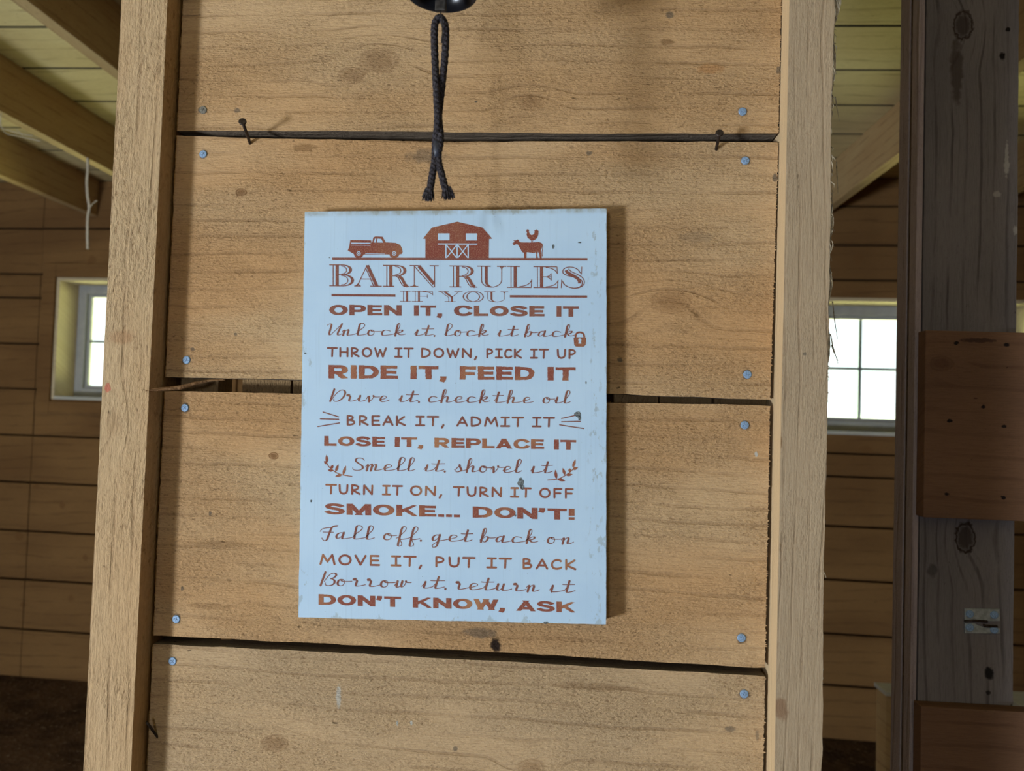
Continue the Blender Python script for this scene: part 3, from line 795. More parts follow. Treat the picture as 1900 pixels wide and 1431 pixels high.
def ribbon(P, pts, width, tf, cap='butt', rough=0.0, clamp=None, closed=False, lift=0.0):
    """width: number or f(dx, dy, t)"""
    runs = [[pts[0]]]
    for i in range(1, len(pts)):
        runs[-1].append(pts[i])
        if 0 < i < len(pts)-1:
            a = Vector((pts[i][0]-pts[i-1][0], pts[i][1]-pts[i-1][1])); b = Vector((pts[i+1][0]-pts[i][0], pts[i+1][1]-pts[i][1]))
            if a.length > 1e-9 and b.length > 1e-9 and a.angle(b) > 0.75:
                runs.append([pts[i]])
    wf = width if callable(width) else (lambda dx, dy, t: width)
    for ri, r in enumerate(runs):
        q = [Vector(p) for p in r]
        if len(q) < 2: continue
        if cap == 'butt' and len(runs) > 1:
            w = wf(0, 1, .5)*.5
            def tn(i):
                p = runs[i]; s = runs[i+1]
                a = Vector((p[-1][0]-p[-2][0], p[-1][1]-p[-2][1])); b = Vector((s[1][0]-s[0][0], s[1][1]-s[0][1]))
                return min(math.tan(a.angle(b)/2), 1.4)
            if ri > 0: q[0] = q[0]-(q[1]-q[0]).normalized()*w*tn(ri-1)
            if ri < len(runs)-1: q[-1] = q[-1]+(q[-1]-q[-2]).normalized()*w*tn(ri)
        if rough:
            d = []
            for a, b in zip(q[:-1], q[1:]):
                m = max(1, int((b-a).length/.11)); d += [a.lerp(b, k/m) for k in range(m)]
            q = d+[q[-1]]
        n = len(q); L = []; R = []
        for i in range(n):
            if closed and (i == 0 or i == n-1): t = (q[1]-q[0]).normalized()+(q[-1]-q[-2]).normalized()
            else: t = q[min(i+1, n-1)]-q[max(i-1, 0)]
            if t.length < 1e-9: t = Vector((1, 0))
            t.normalize(); nn = Vector((-t.y, t.x)); w = wf(t.x, t.y, i/(n-1))*.5
            a = q[i]+nn*(w+random.uniform(-1, 1)*rough); b = q[i]-nn*(w+random.uniform(-1, 1)*rough)
            if clamp:
                a.y = min(max(a.y, clamp[0]), clamp[1]); b.y = min(max(b.y, clamp[0]), clamp[1])
            L.append((a.x, a.y)); R.append((b.x, b.y))
        P.quads(L, R, tf, lift)
        if cap == 'round':
            t0 = (q[1]-q[0]).normalized(); t1 = (q[-1]-q[-2]).normalized()
            P.disc(q[0], wf(t0.x, t0.y, 0)*.5, tf, lift, 10); P.disc(q[-1], wf(t1.x, t1.y, 1)*.5, tf, lift, 10)

BOLD = dict(I=('M.13 0L.13 1', .26), T=('M0 .87L.86 .87|M.43 .87L.43 0', .86), L=('M.13 1L.13 .13L.72 .13', .72),
    E=('M.74 .87L.13 .87L.13 .13L.76 .13|M.13 .5L.70 .5', .76), F=('M.13 0L.13 .87L.74 .87|M.13 .45L.68 .45', .74), O=('O', .94),
    P=('M.13 0L.13 .87L.5 .87C.80 .87 .80 .42 .5 .42L.13 .42', .84), R=('M.13 0L.13 .87L.5 .87C.80 .87 .80 .44 .5 .44L.13 .44|M.40 .44L.76 -.05', .90),
    N=('M.13 0L.13 1|M.77 0L.77 1|M.13 .93L.77 .07', .90), C=('M.84 .66C.74 .98 .13 1.02 .13 .5C.13 -.02 .76 .02 .85 .36', .93),
    S=('M.77 .70C.66 .95 .13 .95 .14 .71C.17 .48 .77 .56 .76 .29C.74 .05 .16 .05 .09 .31', .88), D=('M.42 .13L.13 .13L.13 .87L.42 .87C.88 .87 .88 .13 .42 .13', .88),
    K=('M.13 0L.13 1|M.82 1.05L.2 .42|M.36 .60L.84 -.05', .92), A=('M.10 -.05L.46 .96L.82 -.05|M.25 .27L.67 .27', .92),
    M=('M.13 0L.13 1|M.95 0L.95 1|M.15 .98L.54 .10L.93 .98', 1.08), W=('M.10 1.05L.32 .06L.59 .92L.86 .06L1.08 1.05', 1.18))
BOLD[','] = ('M.13 .23L.13 .02L.05 -.17', .28); BOLD['.'] = ('M.13 0L.13 .23', .26); BOLD['!'] = ('M.13 1L.13 .36|M.13 .23L.13 0', .26); BOLD["'"] = ('M.13 1L.13 .78L.06 .6', .28)
COMIC = dict(T=('M.02 .93L.82 .93|M.43 .93L.40 .07', .84), H=('M.08 .93L.08 .07|M.72 .93L.72 .07|M.08 .5L.72 .5', .80), R=('M.1 .07L.1 .93C.78 .97 .76 .46 .12 .45L.72 .07', .80),
    O=('O', .92), W=('M.05 .93L.28 .07L.5 .78L.74 .07L1.0 .93', 1.06), I=('M.05 .93L.62 .93|M.34 .93L.33 .07|M.02 .07L.64 .07', .68), D=('M.1 .07L.1 .93C.58 .93 .8 .7 .76 .45C.7 .15 .36 .05 .1 .07', .86),
    N=('M.08 .07L.1 .93L.74 .07L.77 .93', .86), P=('M.1 .07L.1 .93C.74 .99 .78 .42 .12 .42', .74), C=('M.70 .80C.52 1.06 .08 .86 .08 .46C.08 0 .52 0 .73 .2', .78), K=('M.1 .93L.1 .07|M.68 .9L.12 .42L.74 .07', .80),
    U=('M.08 .93L.1 .4C.12 -.03 .68 -.03 .71 .4L.73 .93', .82), B=('M.1 .07L.1 .93C.64 1.02 .66 .55 .12 .52C.84 .55 .78 0 .1 .07', .78), E=('M.64 .93L.1 .93L.1 .07L.67 .07|M.1 .5L.6 .5', .74),
    A=('M.03 .07L.42 .93L.77 .07|M.17 .36L.65 .36', .82), M=('M.05 .07L.22 .93L.52 .3L.84 .93L1.0 .07', 1.06), F=('M.66 .93L.1 .93L.1 .07|M.1 .5L.58 .5', .72), V=('M.04 .93L.38 .07L.73 .93', .78))
COMIC[','] = ('M.17 .12L.05 -.16', .30)
SCR = dict(a=('M.88 .86C.62 1.12 .14 .85 .15 .4C.16 -.1 .62 -.02 .88 .80|M.90 .98L.83 .25C.82 -.06 1.02 0 1.22 .32', 1.22), b=('M0 .32C.34 .7 .6 1.6 .48 2.0C.38 2.3 .2 2.1 .2 1.6L.15 .02|M.16 .3C.35 .9 .92 1.08 .86 .6C.8 .05 .45 -.12 .38 .15|M.86 .72C.94 .64 1.0 .66 1.08 .75', 1.08),
    c=('M.78 .78C.68 1.1 .12 1.02 .12 .45C.12 -.12 .62 -.06 .97 .32', .97), e=('M0 .32C.42 .35 .78 .6 .67 .87C.55 1.12 .12 .97 .15 .4C.2 -.12 .62 -.06 .97 .32', .97),
    f=('M0 .32C.44 .6 .74 1.6 .62 2.0C.5 2.3 .32 2.0 .32 1.5L.3 -.6C.3 -1.1 .68 -.95 .58 -.5C.52 -.1 .42 .1 .36 .15C.5 .12 .7 .2 .85 .32', .85),
    g=('M.88 .86C.62 1.12 .14 .85 .15 .4C.16 -.1 .62 -.02 .88 .80|M.90 .98L.82 -.55C.8 -1.1 .2 -1.05 .25 -.72C.3 -.4 .82 -.1 1.22 .32', 1.22), h=('M0 .32C.34 .7 .6 1.6 .48 2.0C.38 2.3 .2 2.1 .2 1.6L.18 0|M.19 .3C.4 .95 .86 1.25 .84 .7L.80 .25C.8 -.06 .98 0 1.18 .32', 1.18),
    i=('M0 .32L.24 .92|M.27 .98L.22 .3C.22 -.06 .42 0 .62 .32', .62), k=('M0 .32C.34 .7 .6 1.6 .48 2.0C.38 2.3 .2 2.1 .2 1.6L.18 0|M.19 .3C.4 .95 .86 1.2 .8 .8C.74 .5 .45 .5 .32 .5C.62 .45 .62 -.12 1.08 .32', 1.08),
    l=('M0 .32C.34 .7 .6 1.6 .48 2.0C.38 2.3 .2 2.1 .2 1.6L.2 .4C.2 -.06 .42 -.05 .67 .32', .67), m=('M0 .6C.1 .95 .22 1.05 .24 .8L.2 0|M.2 .3C.36 .95 .72 1.25 .70 .75L.66 0|M.66 .3C.84 .95 1.18 1.25 1.16 .7L1.12 .25C1.12 -.06 1.3 0 1.5 .32', 1.5),
    n=('M0 .6C.1 .95 .22 1.05 .24 .8L.2 0|M.2 .3C.38 .95 .78 1.25 .76 .7L.72 .25C.72 -.06 .9 0 1.1 .32', 1.1), o=('M.62 .96C.2 1.12 .12 .72 .12 .45C.12 -.12 .84 -.12 .84 .45C.84 .92 .62 1.07 .46 .9C.52 .65 .88 .65 1.04 .75', 1.04),
    r=('M.14 .92C-.06 1.15 .24 1.32 .36 1.08C.40 .86 .14 .86 .16 1.08C.3 .86 .52 1.0 .54 .8L.48 .3C.50 -.06 .7 0 .95 .32', .95), s=('M0 .32C.22 .5 .42 .9 .48 1.07C.52 .7 .84 .32 .54 .05C.34 -.08 .12 .05 .16 .22|M.54 .05C.7 .12 .8 .2 .92 .32', .92),
    t=('M0 .32L.32 1.0|M.36 1.75L.26 .3C.26 -.06 .44 0 .68 .32|M-.32 1.22C.1 1.16 .6 1.24 1.0 1.26', .68), u=('M0 .32L.2 .9|M.23 .97L.19 .35C.2 -.12 .62 0 .78 .6|M.84 .97L.78 .3C.78 -.06 .98 0 1.18 .32', 1.18),
    v=('M0 .5C.1 1.02 .22 1.02 .27 .7L.36 .03C.62 .2 .84 .7 .74 .97C.78 .77 .92 .77 1.04 .82', 1.04), w=('M0 .32L.2 .9|M.23 .97L.19 .35C.2 -.12 .58 0 .68 .6|M.74 .97L.69 .35C.72 -.12 1.14 .2 1.14 .97C1.14 .82 1.28 .77 1.44 .82', 1.44),
    U=('M0 1.75C.1 2.0 .45 2.15 .5 1.8L.42 .5C.42 -.05 .6 -.05 .8 .35L1.72 1.9|M1.78 2.0L1.48 .5C1.43 -.1 1.7 -.05 2.0 .32', 2.0), D=('M.50 2.0L.30 .03|M.45 .3C.7 1.2 1.1 1.95 1.5 1.9C2.1 1.85 1.9 .4 1.2 .05C.8 -.1 .6 .1 .68 .4', 2.0),
    S=('M1.25 1.6C1.1 2.05 .3 2.1 .25 1.65C.25 1.2 1.3 .9 1.25 .4C1.2 -.1 .1 -.15 .1 .4', 1.55), F=('M.0 1.1C.1 1.75 .6 1.6 1.5 1.85C1.9 1.95 1.95 2.15 1.6 2.05C1.2 1.95 1.15 1.6 1.1 1.2L.95 .0C.9 -.45 .5 -.4 .33 .1|M.32 1.0L1.5 1.0', 1.75),
    B=('M.42 2.0L.18 0|M.5 .6C.7 1.3 1.0 1.9 1.35 1.9C1.8 1.9 1.75 1.2 1.1 1.05C1.75 1.05 1.85 .1 1.1 0C.8 -.05 .6 .1 .65 .4', 1.85))
SCR['.'] = ('M.14 .02L.17 .10', .34)

def layout(font, word, gap):
    """-> list of (polyline, char), and the word's x extent, in font units"""
    x = 0; out = []
    for ch in word:
        g, adv = font[ch]
        if g == 'O':
            pls = [ell(.47, .5, .345, .375)] if font is BOLD else [ell(.45, .5, .38, .43)]
        else: pls = parse(g)
        for pl in pls: out.append(([(px+x, py) for px, py in pl], ch))
        x += adv+gap
    return out, x-gap

BODY = dict(a=.92, b=.88, c=.6, e=.52, f=.5, g=.92, h=.86, i=.3, k=.62, l=.34, m=1.18, n=.78, o=.86, r=.6, s=.56, t=.38, u=.86, v=.78, w=1.16, U=1.55, D=1.9, S=1.4, F=1.6, B=1.7)
BODY['.'] = .3
def layout_script(word, width, xh):
    """joined hand: letter bodies keep their own width, the swings between them take up the rest"""
    nat = sum(SCR[c][1] for c in word)
    k = min(1.38, width/(xh*nat))
    n = len([c for c in word[:-1] if c not in '.UDSFB'])
    gap = max(0.0, (width/xh-nat*k)/max(1.0, n+.5))
    out = []; x = 0.0
    for i, ch in enumerate(word):
        g, adv = SCR[ch]
        ext = 0.0 if ch in '.UDSFB' else gap*(1.0 if i < len(word)-1 else .5)
        b = BODY[ch]; st = 1+ext/(k*(adv-b)) if adv-b > .02 else 1
        for pl in parse(g):
            bar = ch == 't' and abs(pl[0][1]-1.22) < .01
            out.append(([(x+k*(px if px <= b or bar else b+(px-b)*st)+py*.20, py) for px, py in pl], ch))
        x += adv*k+ext
    return out, x

def line(name, style, words, bl, cap, mat, rough=0.0, label=None):
    """words: (text, px0, px1); bl: ((x, y), (x, y)) baseline pixels; cap: pixel cap height (x-height for script)"""
    (xa, ya), (xb, yb) = bl
    P = Print()
    for text, x0, x1 in words:
        if style == 'bold': L, w = layout(BOLD, text, .085)
        elif style == 'comic': L, w = layout(COMIC, text, .20)
        else:
            L, w = layout_script(text, x1-x0, cap)
        core = [p[0] for pl, ch in L for p in pl]
        lo, hi = (0, w) if style == 'bold' else (min(core)-.06, max(core)+.06)
        sx = (x1-x0)/(hi-lo)
        def tf(u, v): 
            px = x0+(u-lo)*sx
            return px, ya+(yb-ya)*(px-xa)/(xb-xa)-v*cap
        for pl, ch in L:
            if style == 'bold':
                ribbon(P, pl, (lambda dx, dy, t: .225+.035*abs(dy)), tf, 'butt', rough, (0, 1) if ch in 'AKMNWR' else None, closed=(ch == 'O'))
            elif style == 'comic':
                # round pen in pixels whatever the stretch
                wpx = cap*.195
                q = [tf(*p) for p in pl]
                ribbon(P, q, wpx, lambda u, v: (u, v), 'round', 0.0)
                for p in q[1:-1] if len(q) < 7 else (): P.disc(p, wpx*.5, lambda u, v: (u, v), 0, 10)
            elif ch == '.':
                P.disc(tf(*pl[0]), cap*.17, lambda u, v: (u, v), 0, 12)
            else:
                q = [tf(*p) for p in pl]
                wmin, wmax = cap*.115, cap*.34
                ribbon(P, q, lambda dx, dy, t: wmin+(wmax-wmin)*max(0.0, dy)**1.6, lambda u, v: (u, v), 'round', 0.0)
    return P.build(name, mat, label or 'lettering that reads '+' '.join(w[0] for w in words))

# --- title in open-faced capitals
TH, TK = .037, .128
def stem(x, y0=0.0, y1=1.0): return [('M%g %gL%g %g' % (x, y0, x, y1), TH), ('M%g %gL%g %g' % (x+.17, y0, x+.17, y1), TK)]
def ser(x0, x1, y): return [('M%g %gL%g %g' % (x0, y, x1, y), TH*1.2)]
def mod(t, k): return lambda dx, dy, _t: t+(k-t)*abs(dy)**1.6
OPEN = {
 'B': stem(.16)+ser(0, .62, .985)+ser(0, .62, .015)+[('M.55 .985C1.02 .985 1.0 .53 .55 .53L.3 .53', mod(TH, TK)), ('M.5 .94C.80 .93 .80 .58 .5 .56', TH), ('M.55 .53C1.12 .53 1.12 .015 .55 .015', mod(TH, TK)), ('M.5 .50C.88 .48 .88 .07 .5 .06', TH)],
 'A': ser(-.02, .26, .015)+ser(.66, 1.14, .015)+[('M.11 .02L.52 .99', TH), ('M.46 .86L.80 .02', TH), ('M.535 .97L.93 .02', TK), ('M.25 .34L.70 .34', TH), ('M.04 .02L.14 .12L.22 .02', TH)],
 'R': stem(.16)+ser(0, .62, .985)+ser(0, .48, .015)+[('M.55 .985C1.06 .985 1.04 .50 .55 .50L.3 .50', mod(TH, TK)), ('M.5 .94C.84 .93 .84 .55 .5 .54', TH), ('M.52 .50C.72 .45 .72 .05 .92 .02', TH), ('M.66 .48C.88 .42 .86 .06 1.04 .03', TK*.9)]+ser(.86, 1.12, .015),
 'N': ser(-.02, .36, .985)+ser(.0, .34, .015)+ser(.82, 1.2, .985)+[('M.17 .02L.17 .985', TH), ('M1.03 0L1.03 .985', TH), ('M.16 .97L.95 .0L1.02 .0', TH), ('M.36 .97L1.0 .14', TK)]+[('M.10 .02L.17 .10L.24 .02', TH)],
 'U': ser(-.02, .52, .985)+ser(.78, 1.16, .985)+[('M.15 .985L.15 .32C.16 -.08 .92 -.1 .97 .34L.97 .985', TH), ('M.34 .985L.34 .32C.34 .10 .5 .01 .66 .02', mod(TH, TK)), ('M.90 .985L.97 .86L1.04 .985', TH)],
 'L': stem(.16)+ser(0, .52, .985)+ser(0, .98, .015)+[('M.98 .0L1.0 .36C.92 .14 .72 .07 .5 .05', TH)],
 'E': stem(.16)+ser(0, .95, .985)+ser(0, .98, .015)+[('M.96 .985L.97 .68C.88 .88 .7 .93 .5 .95', TH), ('M.98 .0L1.0 .34C.92 .13 .72 .07 .5 .05', TH), ('M.36 .51L.72 .51', TH), ('M.72 .68L.72 .34', TH), ('M.72 .66C.66 .55 .6 .53 .5 .51C.6 .49 .66 .47 .72 .36', TH)],
 'S': [('M.82 .72C.72 1.06 .10 1.06 .12 .74C.14 .50 .92 .56 .92 .26C.92 -.08 .30 -.08 .12 .26', mod(TH, TH)), ('M.26 .83C.28 .60 .86 .56 .80 .22', TK*.95), ('M.36 .90C.40 .68 1.04 .64 1.0 .25C.97 .05 .7 -.03 .5 .0', TH), ('M.90 1.0L.88 .66L.78 .80', TH), ('M.06 .0L.08 .36L.18 .20', TH)],
 'I': stem(.16)+ser(0, .5, .985)+ser(0, .5, .015),
 'F': stem(.16)+ser(0, .95, .985)+ser(0, .52, .015)+[('M.96 .985L.97 .66C.88 .88 .7 .93 .5 .95', TH), ('M.36 .51L.72 .51', TH), ('M.72 .68L.72 .34', TH)],
 'Y': ser(-.04, .46, .985)+ser(.74, 1.14, .985)+ser(.26, .80, .015)+[('M.06 .97L.46 .42L.46 .02', TH), ('M.25 .97L.62 .44L.62 .02', TK*.9), ('M.96 .97L.62 .44', TH)],
 'O': [('O.42 .5 .40 .49', mod(TH, TK*.55)), ('O.60 .5 .40 .49', mod(TH, TK*.55))],
}
OADV = dict(B=1.04, A=1.16, R=1.12, N=1.18, U=1.16, L=1.04, E=1.04, S=1.04, I=.52, F=1.0, Y=1.12, O=1.04)
def title(name, words, bl, cap, mat, bold=1.0):
    (xa, ya), (xb, yb) = bl; P = Print()
    for text, x0, x1 in words:
        w = sum(OADV[c] for c in text)+.03*(len(text)-1); sx = (x1-x0)/w; x = 0
        for ch in text:
            for path, wt_ in OPEN[ch]:
                if path[0] == 'O':
                    pls = [ell(*[float(t) for t in path[1:].split()])]
                else: pls = parse(path, 12)
                def tf(u, v):
                    px = x0+(u+x)*sx
                    return px, ya+(yb-ya)*(px-xa)/(xb-xa)-v*cap
                for pl in pls:
                    q = [tf(*p) for p in pl]
                    sc = cap*bold
                    if callable(wt_): f = (lambda g: lambda dx, dy, t: g(dx, dy, t)*sc*1.1)(wt_)
                    else: f = wt_*sc*(1.15 if wt_ > TH*1.3 else 1.0)
                    ribbon(P, q, f, lambda u, v: (u, v), 'butt', closed=(path[0] == 'O'))
            x += OADV[ch]+.03
    return P.build(name, mat, 'open-faced lettering that reads '+' '.join(w[0] for w in words))

ID = lambda u, v: (u, v)
title('title_lettering', [('BARN', 611, 813), ('RULES', 834, 1086)], ((611, 531), (1085, 535)), 40, M_INK2)
title('lettering', [('IF', 742, 804), ('YOU', 815, 943)], ((742, 559.5), (943, 561)), 19.5, M_INK2, 1.25)
for pts, w in (([(616, 480.2), (1090, 481.2)], 4.6), ([(615, 547.8), (733.6, 548.6)], 4.4), ([(946, 550), (1089.5, 550.6)], 4.4)):
    P = Print(); ribbon(P, pts, w, ID); P.build('printed_rule', M_INK2)
line('lettering', 'bold', [('OPEN', 611, 745), ('IT,', 768, 821), ('CLOSE', 842, 1010), ('IT', 1032.6, 1074)], ((611, 585), (1074, 588)), 19.6, M_INK2)
line('lettering', 'script', [('Unlock', 607, 753), ('it.', 768, 807.5), ('lock', 824, 907), ('it', 922.6, 962.3), ('back', 972, 1067)], ((607, 622.3), (1064, 625.2)), 10.6, M_INK2)
line('lettering', 'comic', [('THROW', 607, 717), ('IT', 732, 767), ('DOWN,', 781.6, 885), ('PICK', 903, 968), ('IT', 983.7, 1017.5), ('UP', 1033.6, 1068)], ((607, 662.5), (1068, 666)), 18.0, M_INK2)
line('lettering', 'bold', [('RIDE', 609.5, 738), ('IT,', 761.7, 829), ('FEED', 853, 991), ('IT', 1016, 1068)], ((609, 702.5), (1068, 706.5)), 25.2, M_INK, .014)
line('lettering', 'script', [('Drive', 612, 723), ('it.', 738.5, 778.8), ('check', 795.3, 909.6), ('the', 913.7, 991), ('oil', 1007.5, 1058.8)], ((612, 745), (1058, 749)), 11.2, M_INK2)
line('lettering', 'comic', [('BREAK', 643.6, 752.5), ('IT,', 770.5, 824), ('ADMIT', 847, 972), ('IT', 987, 1029.5)], ((643, 789.4), (1029, 793)), 18.6, M_INK2)
line('lettering', 'bold', [('LOSE', 601.6, 715), ('IT,', 732.6, 786), ('REPLACE', 806, 1009.6), ('IT', 1028, 1069)], ((601, 827.4), (1069, 834.8)), 18.3, M_INK, .010)
line('lettering', 'script', [('Smell', 653.6, 770.6), ('it.', 785.7, 826.7), ('shovel', 842.6, 968.5), ('it', 984, 1026)], ((653, 873), (1025, 878.5)), 11.8, M_INK2)
line('lettering', 'comic', [('TURN', 604, 692), ('IT', 709, 747), ('ON,', 761, 820), ('TURN', 840.6, 931), ('IT', 946.7, 986), ('OFF', 1001, 1064)], ((604, 917), (1064, 925.3)), 18.6, M_INK)
line('lettering', 'bold', [('SMOKE...', 602.5, 853), ("DON'T!", 877, 1066)], ((602, 954.6), (1066, 965)), 20.8, M_INK)
line('lettering', 'script', [('Fall', 593.4, 695.4), ('off.', 711.8, 782.3), ('get', 800.7, 878), ('back', 889.8, 998.6), ('on', 1015.7, 1065)], ((593, 999.5), (1066, 1010)), 12.0, M_INK2)
line('lettering', 'comic', [('MOVE', 593, 705), ('IT,', 724.7, 783), ('PUT', 808, 882), ('IT', 902.5, 949.6), ('BACK', 970, 1069)], ((593, 1048), (1069, 1058)), 19.6, M_INK)
line('lettering', 'script', [('Borrow', 594, 763.8), ('it.', 781.6, 828), ('return', 845, 1001.3), ('it', 1019, 1067.7)], ((593, 1086.5), (1067, 1100.5)), 12.4, M_INK2)
line('lettering', 'bold', [("DON'T", 591, 744), ('KNOW,', 765.8, 937.5), ('ASK', 958.4, 1067)], ((591, 1122.3), (1067, 1137)), 19.6, M_INK)

# --- pictures over the title
def z8(pts): return [(600+x/3.725, 395+y/3.725) for x, y in pts]
P = Print()
P.poly(z8([(168,260),(178,236),(186,188),(330,190),(332,205),(337,206),(345,170),(360,163),(408,165),(432,204),(500,208),(530,221),(543,245),(548,272),(540,285),(525,287),(520,300),(500,313),(478,313),(460,300),(457,288),(278,288),(270,302),(250,315),(230,313),(215,299),(211,285),(196,276),(184,269)]))
P.build('truck_picture', M_INK3)
P = Print(.0003)
for a in ([(192,206),(326,207),(326,213),(192,212)], [(356,178),(366,178),(362,205),(348,205)], [(374,178),(400,179),(413,206),(368,205)], [(290,279),(425,282),(425,285),(290,283)], [(192,222),(326,224),(326,227),(192,225)]):
    P.poly(z8(a))
for cx in (244, 489):
    ribbon(P, z8(ell(cx, 281, 12, 13, 16)), 1.3, ID, closed=True); P.disc(z8([(cx, 281)])[0], 1.5, ID)
P.build('truck_highlights', M_SIGN, 'unprinted windows, rails and hubs of the truck')
P = Print()
P.poly(z8([(688,178),(750,102),(926,61),(1100,102),(1167,178),(1145,181),(1143,314),(705,312),(705,180)]))
P.build('barn_picture', M_INK3)
P = Print(.0003)
for a in ([(792,142),(872,142),(872,190),(792,190)], [(984,142),(1062,142),(1062,191),(984,191)], [(790,211),(1064,212),(1064,220),(790,219)]): P.poly(z8(a))
for a in ([(847,220),(847,312)], [(925,220),(925,312)], [(1001,220),(1001,312)]): ribbon(P, z8(a), 2.2, ID)
for a in ([(852,224),(920,310)], [(920,224),(852,310)], [(930,224),(997,310)], [(997,224),(930,310)]): ribbon(P, z8(a), 1.8, ID)
P.build('barn_openings', M_SIGN, 'unprinted windows and crossed door of the barn')
P = Print()
P.poly(z8([(1305,212),(1322,199),(1311,189),(1328,191),(1342,184),(1351,188),(1353,198),(1368,204),(1430,205),(1490,201),(1510,210),(1513,238),(1503,258),(1507,285),(1509,313),(1496,314),(1492,285),(1483,268),(1478,290),(1482,313),(1470,314),(1471,285),(1466,272),(1455,280),(1440,276),(1405,272),(1403,314),(1386,314),(1388,278),(1373,270),(1356,238),(1342,218),(1330,218),(1316,224)]))
ribbon(P, z8(catmull([(1508, 210), (1517, 235), (1512, 270), (1513, 300)])), 1.2, ID)
P.build('cow_picture', M_INK3)
P = Print()
P.poly(z8([(1400,124),(1408,122),(1404,116),(1413,114),(1422,119),(1421,132),(1428,148),(1440,154),(1456,147),(1460,130),(1457,122),(1466,120),(1473,115),(1487,126),(1486,148),(1478,174),(1460,188),(1432,188),(1411,172),(1404,148),(1408,136)]))
for a in ([(1434, 186), (1441, 205)], [(1450, 186), (1443, 205)]): ribbon(P, z8(a), 1.1, ID)
P.build('hen_picture', M_INK3)
def z1(pts): return [(540+x/3.1667, 370+y/3.1667) for x, y in pts]
P = Print()
P.poly(z1([(1660,815),(1668,811),(1726,811),(1734,816),(1731,855),(1720,866),(1674,866),(1664,857)]))
ribbon(P, z1(catmull([(1672, 814), (1673, 796), (1684, 784), (1698, 782), (1712, 785), (1721, 797), (1723, 814)])), 3.4, ID)
P.build('padlock_picture', M_INK3)
P = Print(.0003); P.disc(z1([(1697, 826)])[0], 3.0, ID); P.poly(z1([(1692, 828), (1702, 828), (1706, 848), (1688, 848)]))
P.build('padlock_keyhole', M_SIGN)
for name, segs in (('burst_lines', [((599.4, 764.7), (628.4, 773.6)), ((594.3, 777.4), (628.4, 778.3)), ((589.6, 791.6), (630, 785))]), ('burst_lines', [((1042, 776.7), (1073.7, 769.5)), ((1042, 783), (1076.8, 782)), ((1038.3, 788.4), (1083, 795.4))])):
    P = Print()
    for a, b in segs: ribbon(P, [a, b], 2.0, ID, 'round')
    P.build(name, M_INK2)
def leaf(P, a, b, w):
    a, b = Vector(a), Vector(b); d = b-a; n = Vector((-d.y, d.x)).normalized()
    pts = [a+d*t+n*w*math.sin(math.pi*t**.8) for t in (0, .15, .3, .45, .6, .75, .9, 1)]
    pts += [a+d*t-n*w*math.sin(math.pi*t**.8) for t in (.9, .75, .6, .45, .3, .15)]
    P.poly([(p.x, p.y) for p in pts])
def z2(pts): return [(540+x/3.1667, 780+y/3.1667) for x, y in pts]
for stemp, leaves in (([(205, 240), (220, 270), (250, 297), (290, 318), (358, 330)], [((212, 248), (208, 202)), ((213, 258), (193, 240)), ((248, 296), (215, 292)), ((262, 303), (278, 258)), ((235, 285), (248, 262)), ((305, 322), (322, 266)), ((300, 320), (258, 330))]),
                      ([(1665, 275), (1645, 300), (1610, 325), (1570, 345), (1508, 352)], [((1655, 278), (1672, 228)), ((1655, 290), (1687, 277)), ((1610, 322), (1596, 280)), ((1615, 322), (1655, 318)), ((1635, 305), (1640, 282)), ((1560, 345), (1552, 290)), ((1565, 345), (1612, 357))])):
    P = Print(); ribbon(P, z2(catmull(stemp)), 1.7, ID, 'round')
    for a, b in leaves:
        (a,), (b,) = z2([a]), z2([b]); leaf(P, a, b, 2.7)
    P.build('branch_picture', M_INK)
# bare knocks in the paint
random.seed(9)
for (cx, cy, rx, ry) in ((966, 896, 6, 9), (969, 904, 4, 5), (1072, 769, 6, 6), (1075, 776, 3, 5), (1026, 457, 2.2, 4), (1075, 450, 3, 1.2), (1012, 1156, 5, 2.2), (577, 930, 1.5, 2.5), (956, 957, 1.6, 2.2), (566, 656, 2, 1.5), (1087, 710, 1.2, 3), (611, 478, 1, 1)):
    P = Print(.0004)
    P.poly([(cx+rx*(1+random.uniform(-.35, .2))*math.cos(a), cy+ry*(1+random.uniform(-.35, .2))*math.sin(a)) for a in [2*math.pi*k/14 for k in range(14)]])
    P.build('paint_chip', M_CHIP)

# ------------------------------------------------------------------ grey gate at the right, standing a step behind the partition
GY = 0.30
gx0, gx1 = un(1713, 500, GY).x, un(1890, 100, GY).x
gate = thing('stall_gate', (gx0, GY+.03, FLOOR), 'dark weathered stall gate at right with red brown rails nailed across', 'gate')
mb, _ = wob_post(gx0, gx1, .0008, .0012, 7.0, FLOOR+.03, CEIL-.12, GY, GY+.022)
mb.build('stile', M_GREYW, gate)
MB().box((gx0-.001, GY+.0225, FLOOR+.03), (gx1-.01, GY+.036, CEIL-.12)).build('groove_shade_fill', M_NAIL, gate)  # near-black filler standing in for the shaded groove between the boards
MB().box((gx0-.006, GY+.0365, FLOOR+.03), (gx1-.02, GY+.066, CEIL-.12)).build('rear_stile', M_EDGEW, gate, bevel=.0015)
MB().box((gx0-.0095, GY+.0005, FLOOR+.03), (gx0-.0015, GY+.020, CEIL-.12)).build('edge_strip', M_EDGEW, gate, bevel=.001)
r0, r1 = un(1712, 960, GY-.02), un(1714, 613, GY-.02)
MB().box((r0.x, GY-.022, r0.z), (1.42, GY-.0005, r1.z)).build('rail', M_RAIL, gate, bevel=.0015)
r2 = un(1708, 1310, GY-.02)
MB().box((r2.x, GY-.022, r2.z-.26), (1.42, GY-.0005, r2.z)).build('rail', M_RAIL, gate, bevel=.0015)
MB().box((1.28, GY, FLOOR+.03), (1.42, GY+.022, CEIL-.12)).build('stile', M_GREYW, gate)
